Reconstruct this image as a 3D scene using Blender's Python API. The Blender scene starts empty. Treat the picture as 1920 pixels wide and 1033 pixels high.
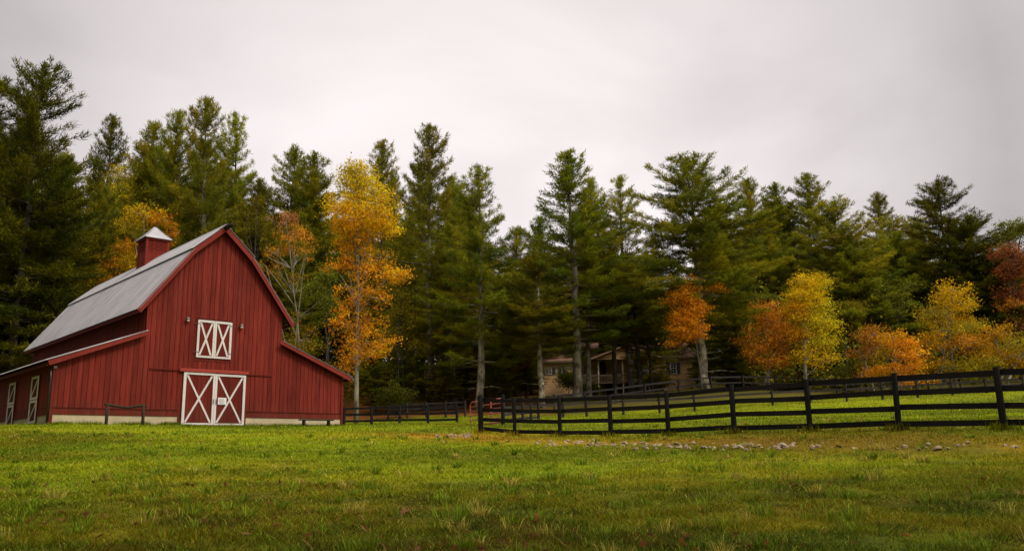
import bpy, math
import numpy as np
from math import sin, cos, pi, radians, sqrt, atan2
from mathutils import Matrix, Vector

scene = bpy.context.scene
COL = scene.collection

# ------------------------------------------------------------------ camera
F = 1575.0; TH = radians(12.0); ROLL = radians(1.0); CAM = np.array([0, 0, 1.5])
def rot_matrix():
    a = pi/2 + TH; r = -ROLL
    rx = np.array([[1, 0, 0], [0, cos(a), -sin(a)], [0, sin(a), cos(a)]])
    rz = np.array([[cos(r), -sin(r), 0], [sin(r), cos(r), 0], [0, 0, 1]])
    return rx @ rz
RM = rot_matrix()
cam = bpy.data.cameras.new('camera'); cam_o = bpy.data.objects.new('camera', cam); COL.objects.link(cam_o)
m4 = Matrix.Identity(4)
for i in range(3):
    for j in range(3): m4[i][j] = RM[i][j]
m4.translation = Vector(CAM); cam_o.matrix_world = m4
cam.sensor_width = 36; cam.lens = F/1920*36; cam.clip_start = 0.1; cam.clip_end = 6000
scene.camera = cam_o
scene.render.resolution_x = 1024; scene.render.resolution_y = 550

# ------------------------------------------------------------------ sky, sun, exposure
SUN_AZ, SUN_EL = radians(122), radians(46)      # behind the camera, to its right
sd0 = (sin(SUN_AZ), cos(SUN_AZ), 0.0)
w = bpy.data.worlds.new('World'); scene.world = w; w.use_nodes = True
nt = w.node_tree; nt.nodes.clear()
def N(tree, t, **kw):
    n = tree.nodes.new(t)
    for k, v in kw.items():
        if k.startswith('i_'): n.inputs[k[2:].replace('_', ' ')].default_value = v
        else: setattr(n, k, v)
    return n
def math_n(tree, op, a, b=None, clamp=False):
    n = tree.nodes.new('ShaderNodeMath'); n.operation = op; n.use_clamp = clamp
    for k, x in enumerate((a, b)):
        if x is None: continue
        if isinstance(x, (int, float)): n.inputs[k].default_value = x
        else: tree.links.new(x, n.inputs[k])
    return n.outputs[0]
def mix_n(tree, fac, a, b, blend='MIX'):
    n = tree.nodes.new('ShaderNodeMix'); n.data_type = 'RGBA'; n.blend_type = blend
    for k, x in ((0, fac), (6, a), (7, b)):
        if isinstance(x, (int, float)): n.inputs[k].default_value = x
        elif isinstance(x, tuple): n.inputs[k].default_value = x if len(x) == 4 else (*x, 1)
        else: tree.links.new(x, n.inputs[k])
    return n.outputs[2]
def ramp_n(tree, fac, stops):
    n = tree.nodes.new('ShaderNodeValToRGB'); tree.links.new(fac, n.inputs[0])
    e = n.color_ramp.elements
    while len(e) < len(stops): e.new(0.5)
    for k, (p, c) in enumerate(stops):
        e[k].position = p; e[k].color = (c, c, c, 1) if isinstance(c, (int, float)) else (*c, 1)
    return n.outputs[0]
sky = N(nt, 'ShaderNodeTexSky', sky_type='NISHITA', sun_disc=False, sun_elevation=SUN_EL, sun_rotation=SUN_AZ)
tc = N(nt, 'ShaderNodeTexCoord')
sep = N(nt, 'ShaderNodeSeparateXYZ'); nt.links.new(tc.outputs['Generated'], sep.inputs[0])
zc = math_n(nt, 'MAXIMUM', sep.outputs[2], 0.0)
# cloud deck: noise on the plane overhead, so that clouds flatten towards the horizon
inv = math_n(nt, 'ADD', zc, 0.35)
cx = math_n(nt, 'DIVIDE', sep.outputs[0], inv); cy = math_n(nt, 'DIVIDE', sep.outputs[1], inv)
cmb = N(nt, 'ShaderNodeCombineXYZ'); nt.links.new(cx, cmb.inputs[0]); nt.links.new(cy, cmb.inputs[1])
cl = N(nt, 'ShaderNodeTexNoise', i_Scale=1.5, i_Detail=6.0, i_Roughness=0.5, i_Distortion=0.5)
mp = N(nt, 'ShaderNodeMapping'); mp.inputs['Location'].default_value = (0.35, 1.3, 0)
nt.links.new(cmb.outputs[0], mp.inputs[0]); nt.links.new(mp.outputs[0], cl.inputs[0])
cloud = ramp_n(nt, cl.outputs[0], [(0.28, 0.83), (0.48, 0.99), (0.70, 1.10)])
# a thinner, brighter part of the cloud over the wood and a lift towards the zenith (overcast sky)
vec = N(nt, 'ShaderNodeVectorMath', operation='DOT_PRODUCT'); nt.links.new(tc.outputs['Generated'], vec.inputs[0])
BR = Vector((-0.04, 0.96, 0.27)).normalized(); vec.inputs[1].default_value = BR
vec2 = N(nt, 'ShaderNodeVectorMath', operation='DOT_PRODUCT'); nt.links.new(tc.outputs['Generated'], vec2.inputs[0]); vec2.inputs[1].default_value = sd0
thin = ramp_n(nt, vec.outputs['Value'], [(0.84, 0.52), (0.92, 0.76), (0.985, 1.0)])
back = ramp_n(nt, vec2.outputs['Value'], [(0.0, 0.0), (0.9, 1.0)])
lift = math_n(nt, 'ADD', 1.0, math_n(nt, 'MULTIPLY', ramp_n(nt, zc, [(0.5, 0.0), (0.9, 1.0)]), 3.0))
lum = math_n(nt, 'MULTIPLY', math_n(nt, 'MULTIPLY', cloud, lift), math_n(nt, 'ADD', thin, math_n(nt, 'MULTIPLY', back, 0.9)))
tintc = mix_n(nt, cl.outputs[0], (7.1, 6.38, 6.3), (7.8, 7.25, 7.15))
scl = N(nt, 'ShaderNodeVectorMath', operation='SCALE'); nt.links.new(tintc, scl.inputs[0]); nt.links.new(lum, scl.inputs['Scale'])
mixed = mix_n(nt, 0.06, scl.outputs[0], sky.outputs[0])
bg = N(nt, 'ShaderNodeBackground', i_Strength=0.1); nt.links.new(mixed, bg.inputs[0])
wo = N(nt, 'ShaderNodeOutputWorld'); nt.links.new(bg.outputs[0], wo.inputs[0])
sl = bpy.data.lights.new('sun', 'SUN'); sl.energy = 1.5; sl.angle = radians(14); sl.color = (1.0, 0.93, 0.82)
so = bpy.data.objects.new('sun', sl); COL.objects.link(so)
sd = Vector((sin(SUN_AZ)*cos(SUN_EL), cos(SUN_AZ)*cos(SUN_EL), sin(SUN_EL)))
so.rotation_euler = sd.to_track_quat('Z', 'Y').to_euler(); so.location = sd*200
vs = scene.view_settings
vs.view_transform = 'Standard'; vs.look = 'None'; vs.exposure = 0.48; vs.gamma = 1.0; vs.use_curve_mapping = False
scene.cycles.max_bounces = 6; scene.cycles.diffuse_bounces = 3; scene.cycles.transmission_bounces = 4
scene.cycles.use_denoising = True

# ------------------------------------------------------------------ pixel helpers (1920 x 1033 photograph)
def ray(px, py): return RM @ np.array([(px-960)/F, (516.5-py)/F, -1.0])
def at(px, py, d):
    r = ray(px, py); return CAM + r*d/r[1]
rng = np.random.default_rng(7)

# ------------------------------------------------------------------ value noise
def _h(ix, iy, s):
    n = (ix.astype(np.int64)*374761393 + iy.astype(np.int64)*668265263 + s*1274126177) & 0x7fffffff
    n = ((n ^ (n >> 13))*1274126177) & 0x7fffffff
    return ((n ^ (n >> 16)) & 0xffff)/65535.0
def vnoise(x, y, s=0):
    x = np.asarray(x, float); y = np.asarray(y, float)
    ix = np.floor(x); iy = np.floor(y); fx = x-ix; fy = y-iy
    fx = fx*fx*(3-2*fx); fy = fy*fy*(3-2*fy)
    a = _h(ix, iy, s); b = _h(ix+1, iy, s); c = _h(ix, iy+1, s); d = _h(ix+1, iy+1, s)
    return (a*(1-fx)+b*fx)*(1-fy) + (c*(1-fx)+d*fx)*fy
def fbm(x, y, s=0, o=4):
    t = 0; a = 0.5; n = 0
    for k in range(o):
        t = t + a*vnoise(x*2**k, y*2**k, s+k); n += a; a *= 0.55
    return t/n
def sstep(a, b, x):
    t = np.clip((x-a)/(b-a), 0, 1); return t*t*(3-2*t)

# ------------------------------------------------------------------ mesh helpers
def tag(o, label=None, cat=None, group=None, kind=None):
    if label: o['label'] = label
    if cat: o['category'] = cat
    if group: o['group'] = group
    if kind: o['kind'] = kind
    return o
def link(o, parent=None):
    COL.objects.link(o)
    if parent is not None: o.parent = parent
    return o
def empty(name, loc=(0, 0, 0), rz=0.0, label=None, cat=None, group=None):
    o = bpy.data.objects.new(name, None); o.empty_display_size = 0.3
    o.location = Vector([float(c) for c in loc]); o.rotation_euler = (0, 0, rz); link(o)
    return tag(o, label, cat, group)
def np_mesh(name, V, faces, mats, cols=None, smooth=False):
    """faces: list of (n,k) int arrays"""
    me = bpy.data.meshes.new(name)
    V = np.asarray(V, np.float32); me.vertices.add(len(V)); me.vertices.foreach_set('co', V.ravel())
    idx = np.concatenate([np.asarray(f, np.int32).ravel() for f in faces])
    tot = np.concatenate([np.full(len(f), f.shape[1], np.int32) for f in faces])
    st = np.concatenate([[0], np.cumsum(tot)[:-1]]).astype(np.int32)
    me.loops.add(len(idx)); me.loops.foreach_set('vertex_index', idx)
    me.polygons.add(len(tot)); me.polygons.foreach_set('loop_start', st)
    if smooth: me.polygons.foreach_set('use_smooth', np.ones(len(tot), bool))
    for m in (mats if isinstance(mats, (list, tuple)) else [mats]): me.materials.append(m)
    if cols is not None:
        c = np.ones((len(V), 4), np.float32); c[:, :cols.shape[1]] = cols
        at_ = me.color_attributes.new('tint', 'FLOAT_COLOR', 'POINT'); at_.data.foreach_set('color', c.ravel())
    me.update(calc_edges=True); me.validate()
    return me
class MB:
    """collects shapes and links them as ONE mesh object"""
    def __init__(s): s.v = []; s.f = []; s.c = []
    def add(s, vs_, fs, c=1.0):
        o = len(s.v); s.v += [tuple(map(float, p)) for p in vs_]; s.f += [tuple(i+o for i in f) for f in fs]
        s.c += [c]*len(vs_)
    def box(s, x0, x1, y0, y1, z0, z1, c=1.0):
        P = [(x, y, z) for z in (z0, z1) for y in (y0, y1) for x in (x0, x1)]
        s.add(P, [(0, 2, 3, 1), (4, 5, 7, 6), (0, 1, 5, 4), (2, 6, 7, 3), (0, 4, 6, 2), (1, 3, 7, 5)], c)
    def beam(s, p, q, wd, ht, up=(0, 0, 1), c=1.0):
        p = Vector(p); q = Vector(q); d = (q-p).normalized(); u = Vector(up); sdv = d.cross(u).normalized(); u = sdv.cross(d)
        P = [e + sdv*(a*wd/2) + u*(b*ht/2) for e in (p, q) for b in (-1, 1) for a in (-1, 1)]
        s.add(P, [(0, 1, 3, 2), (4, 6, 7, 5), (0, 4, 5, 1), (2, 3, 7, 6), (0, 2, 6, 4), (1, 5, 7, 3)], c)
    def prism(s, pts, y0, y1, c=1.0):
        n = len(pts)
        P = [(x, y0, z) for x, z in pts] + [(x, y1, z) for x, z in pts]
        s.add(P, [tuple(range(n)), tuple(range(2*n-1, n-1, -1))] + [(i, n+i, n+(i+1) % n, (i+1) % n) for i in range(n)], c)
    def prism_x(s, pts, x0, x1, c=1.0):
        n = len(pts)
        P = [(x0, y, z) for y, z in pts] + [(x1, y, z) for y, z in pts]
        s.add(P, [tuple(range(n-1, -1, -1)), tuple(range(n, 2*n))] + [(i, (i+1) % n, n+(i+1) % n, n+i) for i in range(n)], c)
    def tube(s, pts, rad, n=6, c=1.0, cap=True):
        pts = [Vector([float(a) for a in p]) for p in pts]; rings = []
        for i, p in enumerate(pts):
            d = (pts[min(i+1, len(pts)-1)] - pts[max(i-1, 0)]).normalized()
            a = d.cross(Vector((0, 0, 1)) if abs(d.z) < 0.9 else Vector((1, 0, 0))).normalized(); b = d.cross(a)
            r = rad[i] if hasattr(rad, '__len__') else rad
            rings.append([p + a*(r*cos(2*pi*k/n)) + b*(r*sin(2*pi*k/n)) for k in range(n)])
        P = [q for rg in rings for q in rg]
        fs = [(i*n+k, i*n+(k+1) % n, (i+1)*n+(k+1) % n, (i+1)*n+k) for i in range(len(pts)-1) for k in range(n)]
        if cap: fs += [tuple(range(n-1, -1, -1)), tuple(range((len(pts)-1)*n, len(pts)*n))]
        s.add(P, fs, c)
    def mesh(s, name, mat, smooth=False):
        me = bpy.data.meshes.new(name); me.from_pydata(s.v, [], s.f)
        me.materials.append(mat)
        a = me.color_attributes.new('tint', 'FLOAT_COLOR', 'POINT')
        c = np.ones((len(s.v), 4), np.float32); cc = np.array(s.c, np.float32)
        c[:, :3] = cc[:, None] if cc.ndim == 1 else cc
        a.data.foreach_set('color', c.ravel())
        if smooth: me.polygons.foreach_set('use_smooth', [True]*len(me.polygons))
        me.update(); return me
    def build(s, name, mat, parent=None, smooth=False, bevel=0):
        o = link(bpy.data.objects.new(name, s.mesh(name, mat, smooth)), parent)
        if bevel:
            b = o.modifiers.new('bevel', 'BEVEL'); b.width = bevel; b.segments = 1; b.limit_method = 'ANGLE'
        return o

# ------------------------------------------------------------------ materials
def new_mat(name):
    m = bpy.data.materials.new(name); m.use_nodes = True; t = m.node_tree
    return m, t, t.nodes['Principled BSDF']
def attr(t):
    return N(t, 'ShaderNodeAttribute', attribute_name='tint').outputs['Color']
def noise(t, scale, detail=4, rough=0.55, stretch=None, coord='Object', dist=0.0):
    c = N(t, 'ShaderNodeTexCoord'); n = N(t, 'ShaderNodeTexNoise', i_Scale=scale, i_Detail=detail, i_Roughness=rough, i_Distortion=dist)
    if coord == 'World':
        g = N(t, 'ShaderNodeNewGeometry'); src = g.outputs['Position']
    else: src = c.outputs[coord]
    if stretch:
        mp_ = N(t, 'ShaderNodeMapping'); mp_.inputs['Scale'].default_value = stretch; t.links.new(src, mp_.inputs[0]); src = mp_.outputs[0]
    t.links.new(src, n.inputs[0]); return n.outputs[0]
def bump(t, p, h, strength, dist=0.02):
    b = N(t, 'ShaderNodeBump', i_Strength=strength, i_Distance=dist); t.links.new(h, b.inputs['Height']); t.links.new(b.outputs[0], p.inputs['Normal'])
def wood(name, c0, c1, cw, rough=0.7, tint_amt=1.0, knots=True, spec=0.08):
    """painted or stained boards, grain along z; c0..c1 by grain, cw worn/dirty colour"""
    m, t, p = new_mat(name)
    g = noise(t, 6.0, 6, 0.65, (1.6, 1.6, 0.12)); b = noise(t, 0.7, 4, 0.6, (1, 1, 0.45)); s_ = noise(t, 14, 3, 0.6, (1, 1, 0.35))
    c = mix_n(t, ramp_n(t, g, [(0.3, 0.0), (0.7, 1.0)]), c0, c1)
    c = mix_n(t, math_n(t, 'MULTIPLY', ramp_n(t, b, [(0.42, 0.0), (0.75, 1.0)]), 0.55), c, cw)
    if knots:
        c = mix_n(t, math_n(t, 'MULTIPLY', ramp_n(t, s_, [(0.64, 0.0), (0.72, 1.0)]), 0.6), c, tuple(a*0.25 for a in c0))
    if name == 'barn_red_boards':
        tcz = N(t, 'ShaderNodeTexCoord'); sx = N(t, 'ShaderNodeSeparateXYZ'); t.links.new(tcz.outputs['Object'], sx.inputs[0])
        low = math_n(t, 'SUBTRACT', 1.35, sx.outputs[2], True); mud = math_n(t, 'MULTIPLY', low, ramp_n(t, noise(t, 3.0, 5, 0.65), [(0.35, 0.0), (0.7, 1.0)]))
        c = mix_n(t, math_n(t, 'MULTIPLY', mud, 0.75), c, (0.075, 0.035, 0.018))
        st = noise(t, 3.2, 5, 0.6, (2.2, 2.2, 0.07)); c = mix_n(t, math_n(t, 'MULTIPLY', ramp_n(t, st, [(0.55, 0.0), (0.72, 1.0)]), 0.5), c, (0.21, 0.048, 0.032))
    if name == 'white_painted_boards':
        gr = noise(t, 4.0, 6, 0.7); c = mix_n(t, math_n(t, 'MULTIPLY', ramp_n(t, gr, [(0.56, 0.0), (0.72, 1.0)]), 0.45), c, (0.25, 0.20, 0.15))
    c = mix_n(t, tint_amt, c, attr(t), 'MULTIPLY')
    t.links.new(c, p.inputs['Base Color']); p.inputs['Roughness'].default_value = rough; p.inputs['Specular IOR Level'].default_value = spec
    bump(t, p, g, 0.4, 0.01); return m
def plain(name, c, rough=0.7, metal=0.0, var=0.25, scale=3.0, bumpy=0.0, spec=0.4):
    m, t, p = new_mat(name)
    n = noise(t, scale, 5, 0.6)
    col = mix_n(t, ramp_n(t, n, [(0.3, 0.0), (0.7, 1.0)]), tuple(a*(1-var) for a in c), tuple(min(1, a*(1+var)) for a in c))
    col = mix_n(t, 1.0, col, attr(t), 'MULTIPLY')
    t.links.new(col, p.inputs['Base Color']); p.inputs['Roughness'].default_value = rough; p.inputs['Metallic'].default_value = metal
    p.inputs['Specular IOR Level'].default_value = spec
    if bumpy: bump(t, p, n, bumpy)
    return m
M = {}
M['barn_red'] = wood('barn_red_boards', (0.108, 0.0112, 0.0064), (0.192, 0.0255, 0.0145), (0.062, 0.0075, 0.0048))
M['trim_red'] = wood('trim_red_boards', (0.14, 0.019, 0.012), (0.20, 0.029, 0.019), (0.11, 0.015, 0.010), knots=False)
M['header_red'] = wood('faded_red_board', (0.24, 0.036, 0.024), (0.29, 0.048, 0.034), (0.21, 0.03, 0.022), knots=False)
M['white'] = wood('white_painted_boards', (0.51, 0.47, 0.425), (0.58, 0.54, 0.50), (0.40, 0.355, 0.30), knots=False)
M['black_wood'] = wood('black_stained_boards', (0.006, 0.005, 0.0045), (0.011, 0.0095, 0.008), (0.017, 0.014, 0.012), rough=0.75, spec=0.12)
M['grey_wood'] = wood('weathered_dark_boards', (0.014, 0.012, 0.010), (0.028, 0.024, 0.020), (0.038, 0.032, 0.027), rough=0.8, spec=0.12)
M['old_wood'] = wood('old_bark_wood', (0.022, 0.015, 0.009), (0.048, 0.035, 0.022), (0.035, 0.028, 0.016), rough=0.9)
M['foundation'] = plain('pale_stucco', (0.38, 0.315, 0.19), 0.9, var=0.16, scale=1.6, bumpy=0.3)
M['dark_metal'] = plain('dark_metal', (0.05, 0.045, 0.04), 0.45, 0.6)
M['grey_metal'] = plain('grey_lamp_metal', (0.16, 0.15, 0.14), 0.4, 0.5)
M['glass'] = plain('window_glass', (0.02, 0.022, 0.025), 0.08, var=0.1, spec=0.7)
M['bulb'] = plain('pale_lamp_glass', (0.6, 0.58, 0.52), 0.2, var=0.05)
M['paper'] = plain('white_notice_paper', (0.6, 0.57, 0.55), 0.6, var=0.05)
M['ink'] = plain('grey_ink', (0.22, 0.21, 0.21), 0.7, var=0.1)
M['gate_red'] = plain('worn_red_gate_paint', (0.33, 0.075, 0.06), 0.45, 0.1, var=0.25, scale=9)
M['siding'] = plain('tan_house_siding', (0.66, 0.41, 0.18), 0.8, var=0.08)
M['shingle'] = plain('brown_roof_shingles', (0.38, 0.215, 0.135), 0.9, var=0.22, scale=5, bumpy=0.4)
M['shutter'] = plain('slate_shutter', (0.05, 0.055, 0.065), 0.6)
M['cream'] = plain('cream_trim', (0.55, 0.47, 0.38), 0.7, var=0.08)
M['deck'] = plain('brown_deck_wood', (0.20, 0.135, 0.075), 0.85)
M['under_deck_shade'] = plain('under_deck_shade_brown', (0.035, 0.026, 0.02), 0.9)  # shade below the deck, put into the colour
# galvanised roofing
def roof_mat():
    m, t, p = new_mat('galvanised_roofing')
    a = noise(t, 1.2, 5, 0.6, (0.5, 1.0, 0.5)); b = noise(t, 5, 4, 0.6, (0.25, 3.0, 0.25))
    c = mix_n(t, ramp_n(t, a, [(0.3, 0.0), (0.7, 1.0)]), (0.175, 0.17, 0.171), (0.265, 0.257, 0.257))
    c = mix_n(t, math_n(t, 'MULTIPLY', ramp_n(t, b, [(0.52, 0.0), (0.72, 1.0)]), 0.45), c, (0.12, 0.115, 0.11))
    c = mix_n(t, 1.0, c, attr(t), 'MULTIPLY')
    t.links.new(c, p.inputs['Base Color']); p.inputs['Metallic'].default_value = 0.35; p.inputs['Roughness'].default_value = 0.5
    return m
M['roofing'] = roof_mat()
# foliage
def leaf_mat(name, trans=0.3, hue=0.03, val=0.35, rough=0.6, base=1.0):
    m, t, p = new_mat(name)
    oi = N(t, 'ShaderNodeObjectInfo'); hs = N(t, 'ShaderNodeHueSaturation'); t.links.new(attr(t), hs.inputs['Color'])
    t.links.new(math_n(t, 'ADD', 0.5-hue/2, math_n(t, 'MULTIPLY', oi.outputs['Random'], hue)), hs.inputs['Hue'])
    r2 = math_n(t, 'FRACT', math_n(t, 'MULTIPLY', oi.outputs['Random'], 7.31))
    t.links.new(math_n(t, 'ADD', base-val/2, math_n(t, 'MULTIPLY', r2, val)), hs.inputs['Value'])
    t.links.new(hs.outputs[0], p.inputs['Base Color']); p.inputs['Roughness'].default_value = rough; p.inputs['Specular IOR Level'].default_value = 0.04
    tr = N(t, 'ShaderNodeBsdfTranslucent'); t.links.new(hs.outputs[0], tr.inputs[0])
    mx = N(t, 'ShaderNodeMixShader'); mx.inputs[0].default_value = trans
    t.links.new(p.outputs[0], mx.inputs[1]); t.links.new(tr.outputs[0], mx.inputs[2]); t.links.new(mx.outputs[0], t.nodes['Material Output'].inputs[0])
    return m
M['needles'] = leaf_mat('pine_needles', 0.40, 0.04, 0.55)
M['needles_edge_dimmed'] = leaf_mat('dark_edge_dimmed_needles', 0.2, 0.03, 0.2, base=0.5)  # darker green species tone, with frame-edge dimming also painted into the colour
M['leaves'] = leaf_mat('autumn_leaves', 0.38, 0.0, 0.0)
M['blades'] = leaf_mat('grass_blades', 0.30, 0.0, 0.0)
def bark(name, dark, pale, thr):
    m, t, p = new_mat(name)
    n = noise(t, 2.2, 6, 0.7, (1, 1, 0.45)); g = noise(t, 9, 4, 0.6, (1, 1, 0.2))
    c = mix_n(t, ramp_n(t, n, [(thr-0.06, 0.0), (thr+0.06, 1.0)]), dark, pale)
    c = mix_n(t, math_n(t, 'MULTIPLY', g, 0.6), c, dark)
    t.links.new(c, p.inputs['Base Color']); p.inputs['Roughness'].default_value = 0.9; bump(t, p, g, 0.6, 0.03); return m
M['bark_pale'] = bark('lichen_pale_bark', (0.07, 0.055, 0.035), (0.36, 0.33, 0.21), 0.50)
M['bark_dark'] = bark('dark_pine_bark', (0.035, 0.027, 0.018), (0.12, 0.10, 0.065), 0.56)
M['bark_smooth'] = bark('smooth_pale_bark', (0.10, 0.08, 0.05), (0.27, 0.24, 0.16), 0.46)

# ------------------------------------------------------------------ terrain
BO = at(398, 798, 47.0)                                   # middle of the barn door at its foot
AZ = radians(47.0); BX = np.array([sin(AZ), cos(AZ), 0]); BY = np.array([-cos(AZ), sin(AZ), 0])
def barn_pt(x, y, z=0): return BO + BX*x + BY*y + np.array([0, 0, z])
FA, FB = np.array([0.0, 32.4]), np.array([11.33, 19.8])
fence_px = [(965, 816), (1050, 820), (1147, 821), (1256, 819), (1381, 812), (1525, 809), (1688, 805), (1883, 803)]
ctrl = [(-14, 0, .30), (0, 0, .30), (14, 0, .32), (-40, 0, .4), (40, 0, .8), (0, -25, 0), (-60, -20, .3), (60, -20, .8),
        (-9, 10, .90), (0, 9, .85), (9, 9, .88), (-16, 22, 1.75), (-8, 28, 2.0), (-14, 36, 2.6), (-30, 30, 2.5), (-45, 45, 3.6)]
for k, (px, py) in enumerate(fence_px):
    q = FA + (FB-FA)*k/7; ctrl.append(tuple(at(px, py, q[1])))
for px, py, d in [(902, 813, 33.8), (1200, 838, 22.3), (1540, 838, 19.6), (1880, 838, 17.2), (1011, 827, 27.5), (840, 818, 31), (944, 797, 42), (878, 793, 48),
                  (645, 796, 62), (760, 794, 61), (857, 793, 60), (1303, 771, 57), (1588, 753, 60), (1850, 737, 62), (1100, 783, 52), (1920, 780, 30), (1500, 785, 36),
                  (750, 750, 85), (860, 752, 85), (1020, 741, 87), (1160, 740, 88), (1295, 737, 91), (1340, 728, 70), (1560, 736, 75)]:
    ctrl.append(tuple(at(px, py, d)))
for x, y, z in [(-8.2, 0, -.03), (8.2, 0, .02), (0, 0, 0), (-8.2, 10, .05), (-8.2, 22, .3), (8.2, 22, .8), (0, 22, .6), (-12, 4, 0)]:
    ctrl.append(tuple(barn_pt(x, y, z)))
ctrl += [(-60, 80, 6.5), (-30, 95, 8.5), (0, 108, 10), (25, 112, 11.5), (50, 90, 10), (60, 65, 6.8), (75, 40, 5.5), (40, 25, 2.9), (-80, 50, 4.5),
         (-70, 130, 15), (0, 140, 17), (70, 130, 17.5), (100, 90, 13), (-100, 90, 9)]
ctrl = np.array(ctrl, float)
def tps_fit(P, z, lam=0.02):
    S = 30.0; A = P/S; n = len(A)
    r = np.linalg.norm(A[:, None]-A[None], axis=2); K = np.where(r > 0, r*r*np.log(r+1e-12), 0) + lam*np.eye(n)
    Q = np.c_[np.ones(n), A]; L = np.block([[K, Q], [Q.T, np.zeros((3, 3))]])
    return A, np.linalg.solve(L, np.r_[z, np.zeros(3)])
TA, TW = tps_fit(ctrl[:, :2], ctrl[:, 2], 0.004)
def ground(x, y):
    x = np.asarray(x, float); y = np.asarray(y, float); sh = np.broadcast(x, y).shape
    xx = np.clip(np.broadcast_to(x, sh).ravel(), -95, 95); yy = np.clip(np.broadcast_to(y, sh).ravel(), -25, 138)
    out = np.empty(len(xx))
    for s in range(0, len(xx), 40000):
        q = np.c_[xx[s:s+40000], yy[s:s+40000]]/30.0
        r = np.linalg.norm(q[:, None]-TA[None], axis=2); K = np.where(r > 0, r*r*np.log(r+1e-12), 0)
        out[s:s+40000] = K @ TW[:-3] + TW[-3] + q @ TW[-2:]
    return out.reshape(sh) if sh else float(out[0])
def ground_hit(px, py, d0=4.0, d1=70.0):
    ds = np.linspace(d0, d1, 400); r = ray(px, py); P = CAM + r*(ds/r[1])[:, None]
    below = P[:, 2] < ground(P[:, 0], P[:, 1]); k = int(np.argmax(below)) if below.any() else len(ds)-1
    lo, hi = ds[max(k-1, 0)], ds[k]
    for _ in range(18):
        mdl = (lo+hi)/2; p = CAM + r*mdl/r[1]
        if p[2] < ground(p[0], p[1]): hi = mdl
        else: lo = mdl
    p = CAM + r*hi/r[1]; return np.array([p[0], p[1], float(ground(p[0], p[1]))])
# where grass ends and the wood's leaf litter begins
BF = [(-70, 60), (-38, 66), (-14, 66), (-4, 63), (4, 57), (12.1, 58), (23.5, 61), (34.5, 63), (60, 66), (100, 60)]
bfx, bfy = np.array([p[0] for p in BF], float), np.array([p[1] for p in BF], float)
def litter(x, y):
    yb = np.interp(x, bfx, bfy) + (fbm(x*.15, y*.15, 91)-.5)*6
    return sstep(0.5, 6, y-yb)
def fence_side(x, y):      # >0 beyond the near fence (in the paddock), metres
    d = (FB-FA)/np.linalg.norm(FB-FA); return -(d[1]*(x-FA[0]) - d[0]*(y-FA[1]))
G_GREEN = np.array([0.225, 0.285, 0.005]); G_LUSH = np.array([0.165, 0.25, 0.006]); G_OLIVE = np.array([0.27, 0.235, 0.006])
G_DRY = np.array([0.36, 0.205, 0.014]); G_DARK = np.array([0.090, 0.095, 0.006])
def grass_col(x, y):
    x = np.asarray(x, float); y = np.asarray(y, float)
    a = fbm(x*.16+3, y*.11, 11); b = fbm(x*.55, y*.40, 23); c = fbm(x*1.7, y*1.5, 37)
    fs = fence_side(x, y)
    green = np.clip(sstep(.36, .62, a)*.75 + sstep(.45, .65, b)*.35, 0, 1)
    near = 1-sstep(7, 21, y - 0.15*x)                                  # rough, thinner turf towards the viewer
    green = green*(1-.45*near)
    barnside = sstep(30, 40, y)*sstep(0, 6, -x); green = np.maximum(green, barnside*.85)
    padd = sstep(.6, 4, fs)*sstep(-3, 1, x); green = np.maximum(green, padd*(.55+.45*b))
    green = np.maximum(green, (sstep(13, 22, y)*(1-sstep(27, 31, y))*sstep(.3, .55, a)*.9))
    col = G_OLIVE + (G_GREEN-G_OLIVE)*green[..., None]
    col = col + (G_LUSH-col)*(sstep(.55, .75, fbm(x*.3, y*.22, 57))*.6)[..., None]
    bank = np.exp(-((fs+2.7)/1.6)**2)*sstep(-9, -1, x)                 # dry bank and ditch below the fence
    bank = np.clip(bank*(.35+1.0*b) + np.exp(-(((x+2.5)/3.5)**2 + ((y-31.5)/2.2)**2))*.6, 0, .95)
    col = col + (G_DRY*.85-col)*bank[..., None]
    dk = sstep(.52, .70, fbm(x*.45+11, y*.8, 83))*(.35+.45*near); col = col + (np.array([.075, .115, .006])-col)*dk[..., None]
    brown = sstep(.57, .72, c)*(.25+.5*near) + near*sstep(.52, .7, b)*.4
    col = col + (G_DARK-col)*np.clip(brown, 0, .85)[..., None]
    col = col + (G_DRY*.7-col)*(near*sstep(.55, .75, fbm(x*.9+7, y*.8, 71))*.5)[..., None]
    col = col*(.66+.68*sstep(.25, .75, fbm(x*.13+5, y*.19, 141)))[..., None]
    return col*.75
def axis(lo, hi, far, fine):
    c = list(np.arange(lo, hi+1e-6, fine)); s = fine
    while c[-1] < far: s *= 1.22; c.append(c[-1]+s)
    s = fine
    while c[0] > -far: s *= 1.22; c.insert(0, c[0]-s)
    return np.array(c)
gx = axis(-34, 46, 2500, 0.42); gy = axis(4, 76, 2500, 0.42)
XX, YY = np.meshgrid(gx, gy); ZZ = ground(XX, YY)
near_w = (1-sstep(60, 90, np.hypot(XX, YY)))
ZZ = ZZ + near_w*((fbm(XX*.8, YY*.8, 5)-.5)*.10)
gc = grass_col(XX, YY)*0.80; lit = litter(XX, YY)
lc = np.array([0.15, 0.055, 0.014])*(0.55+0.9*fbm(XX*.6, YY*.6, 77))[..., None]
lc = lc + (np.array([0.05, 0.05, 0.01])-lc)*sstep(.45, .7, fbm(XX*.2, YY*.2, 15))[..., None]*.6
lc = lc + (np.array([0.055, 0.060, 0.010])-lc)*(sstep(0, 5, XX)*.85)[..., None]
gc = gc + (lc-gc)*lit[..., None]
ny, nx = XX.shape; I = np.arange(nx*ny).reshape(ny, nx)
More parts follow.
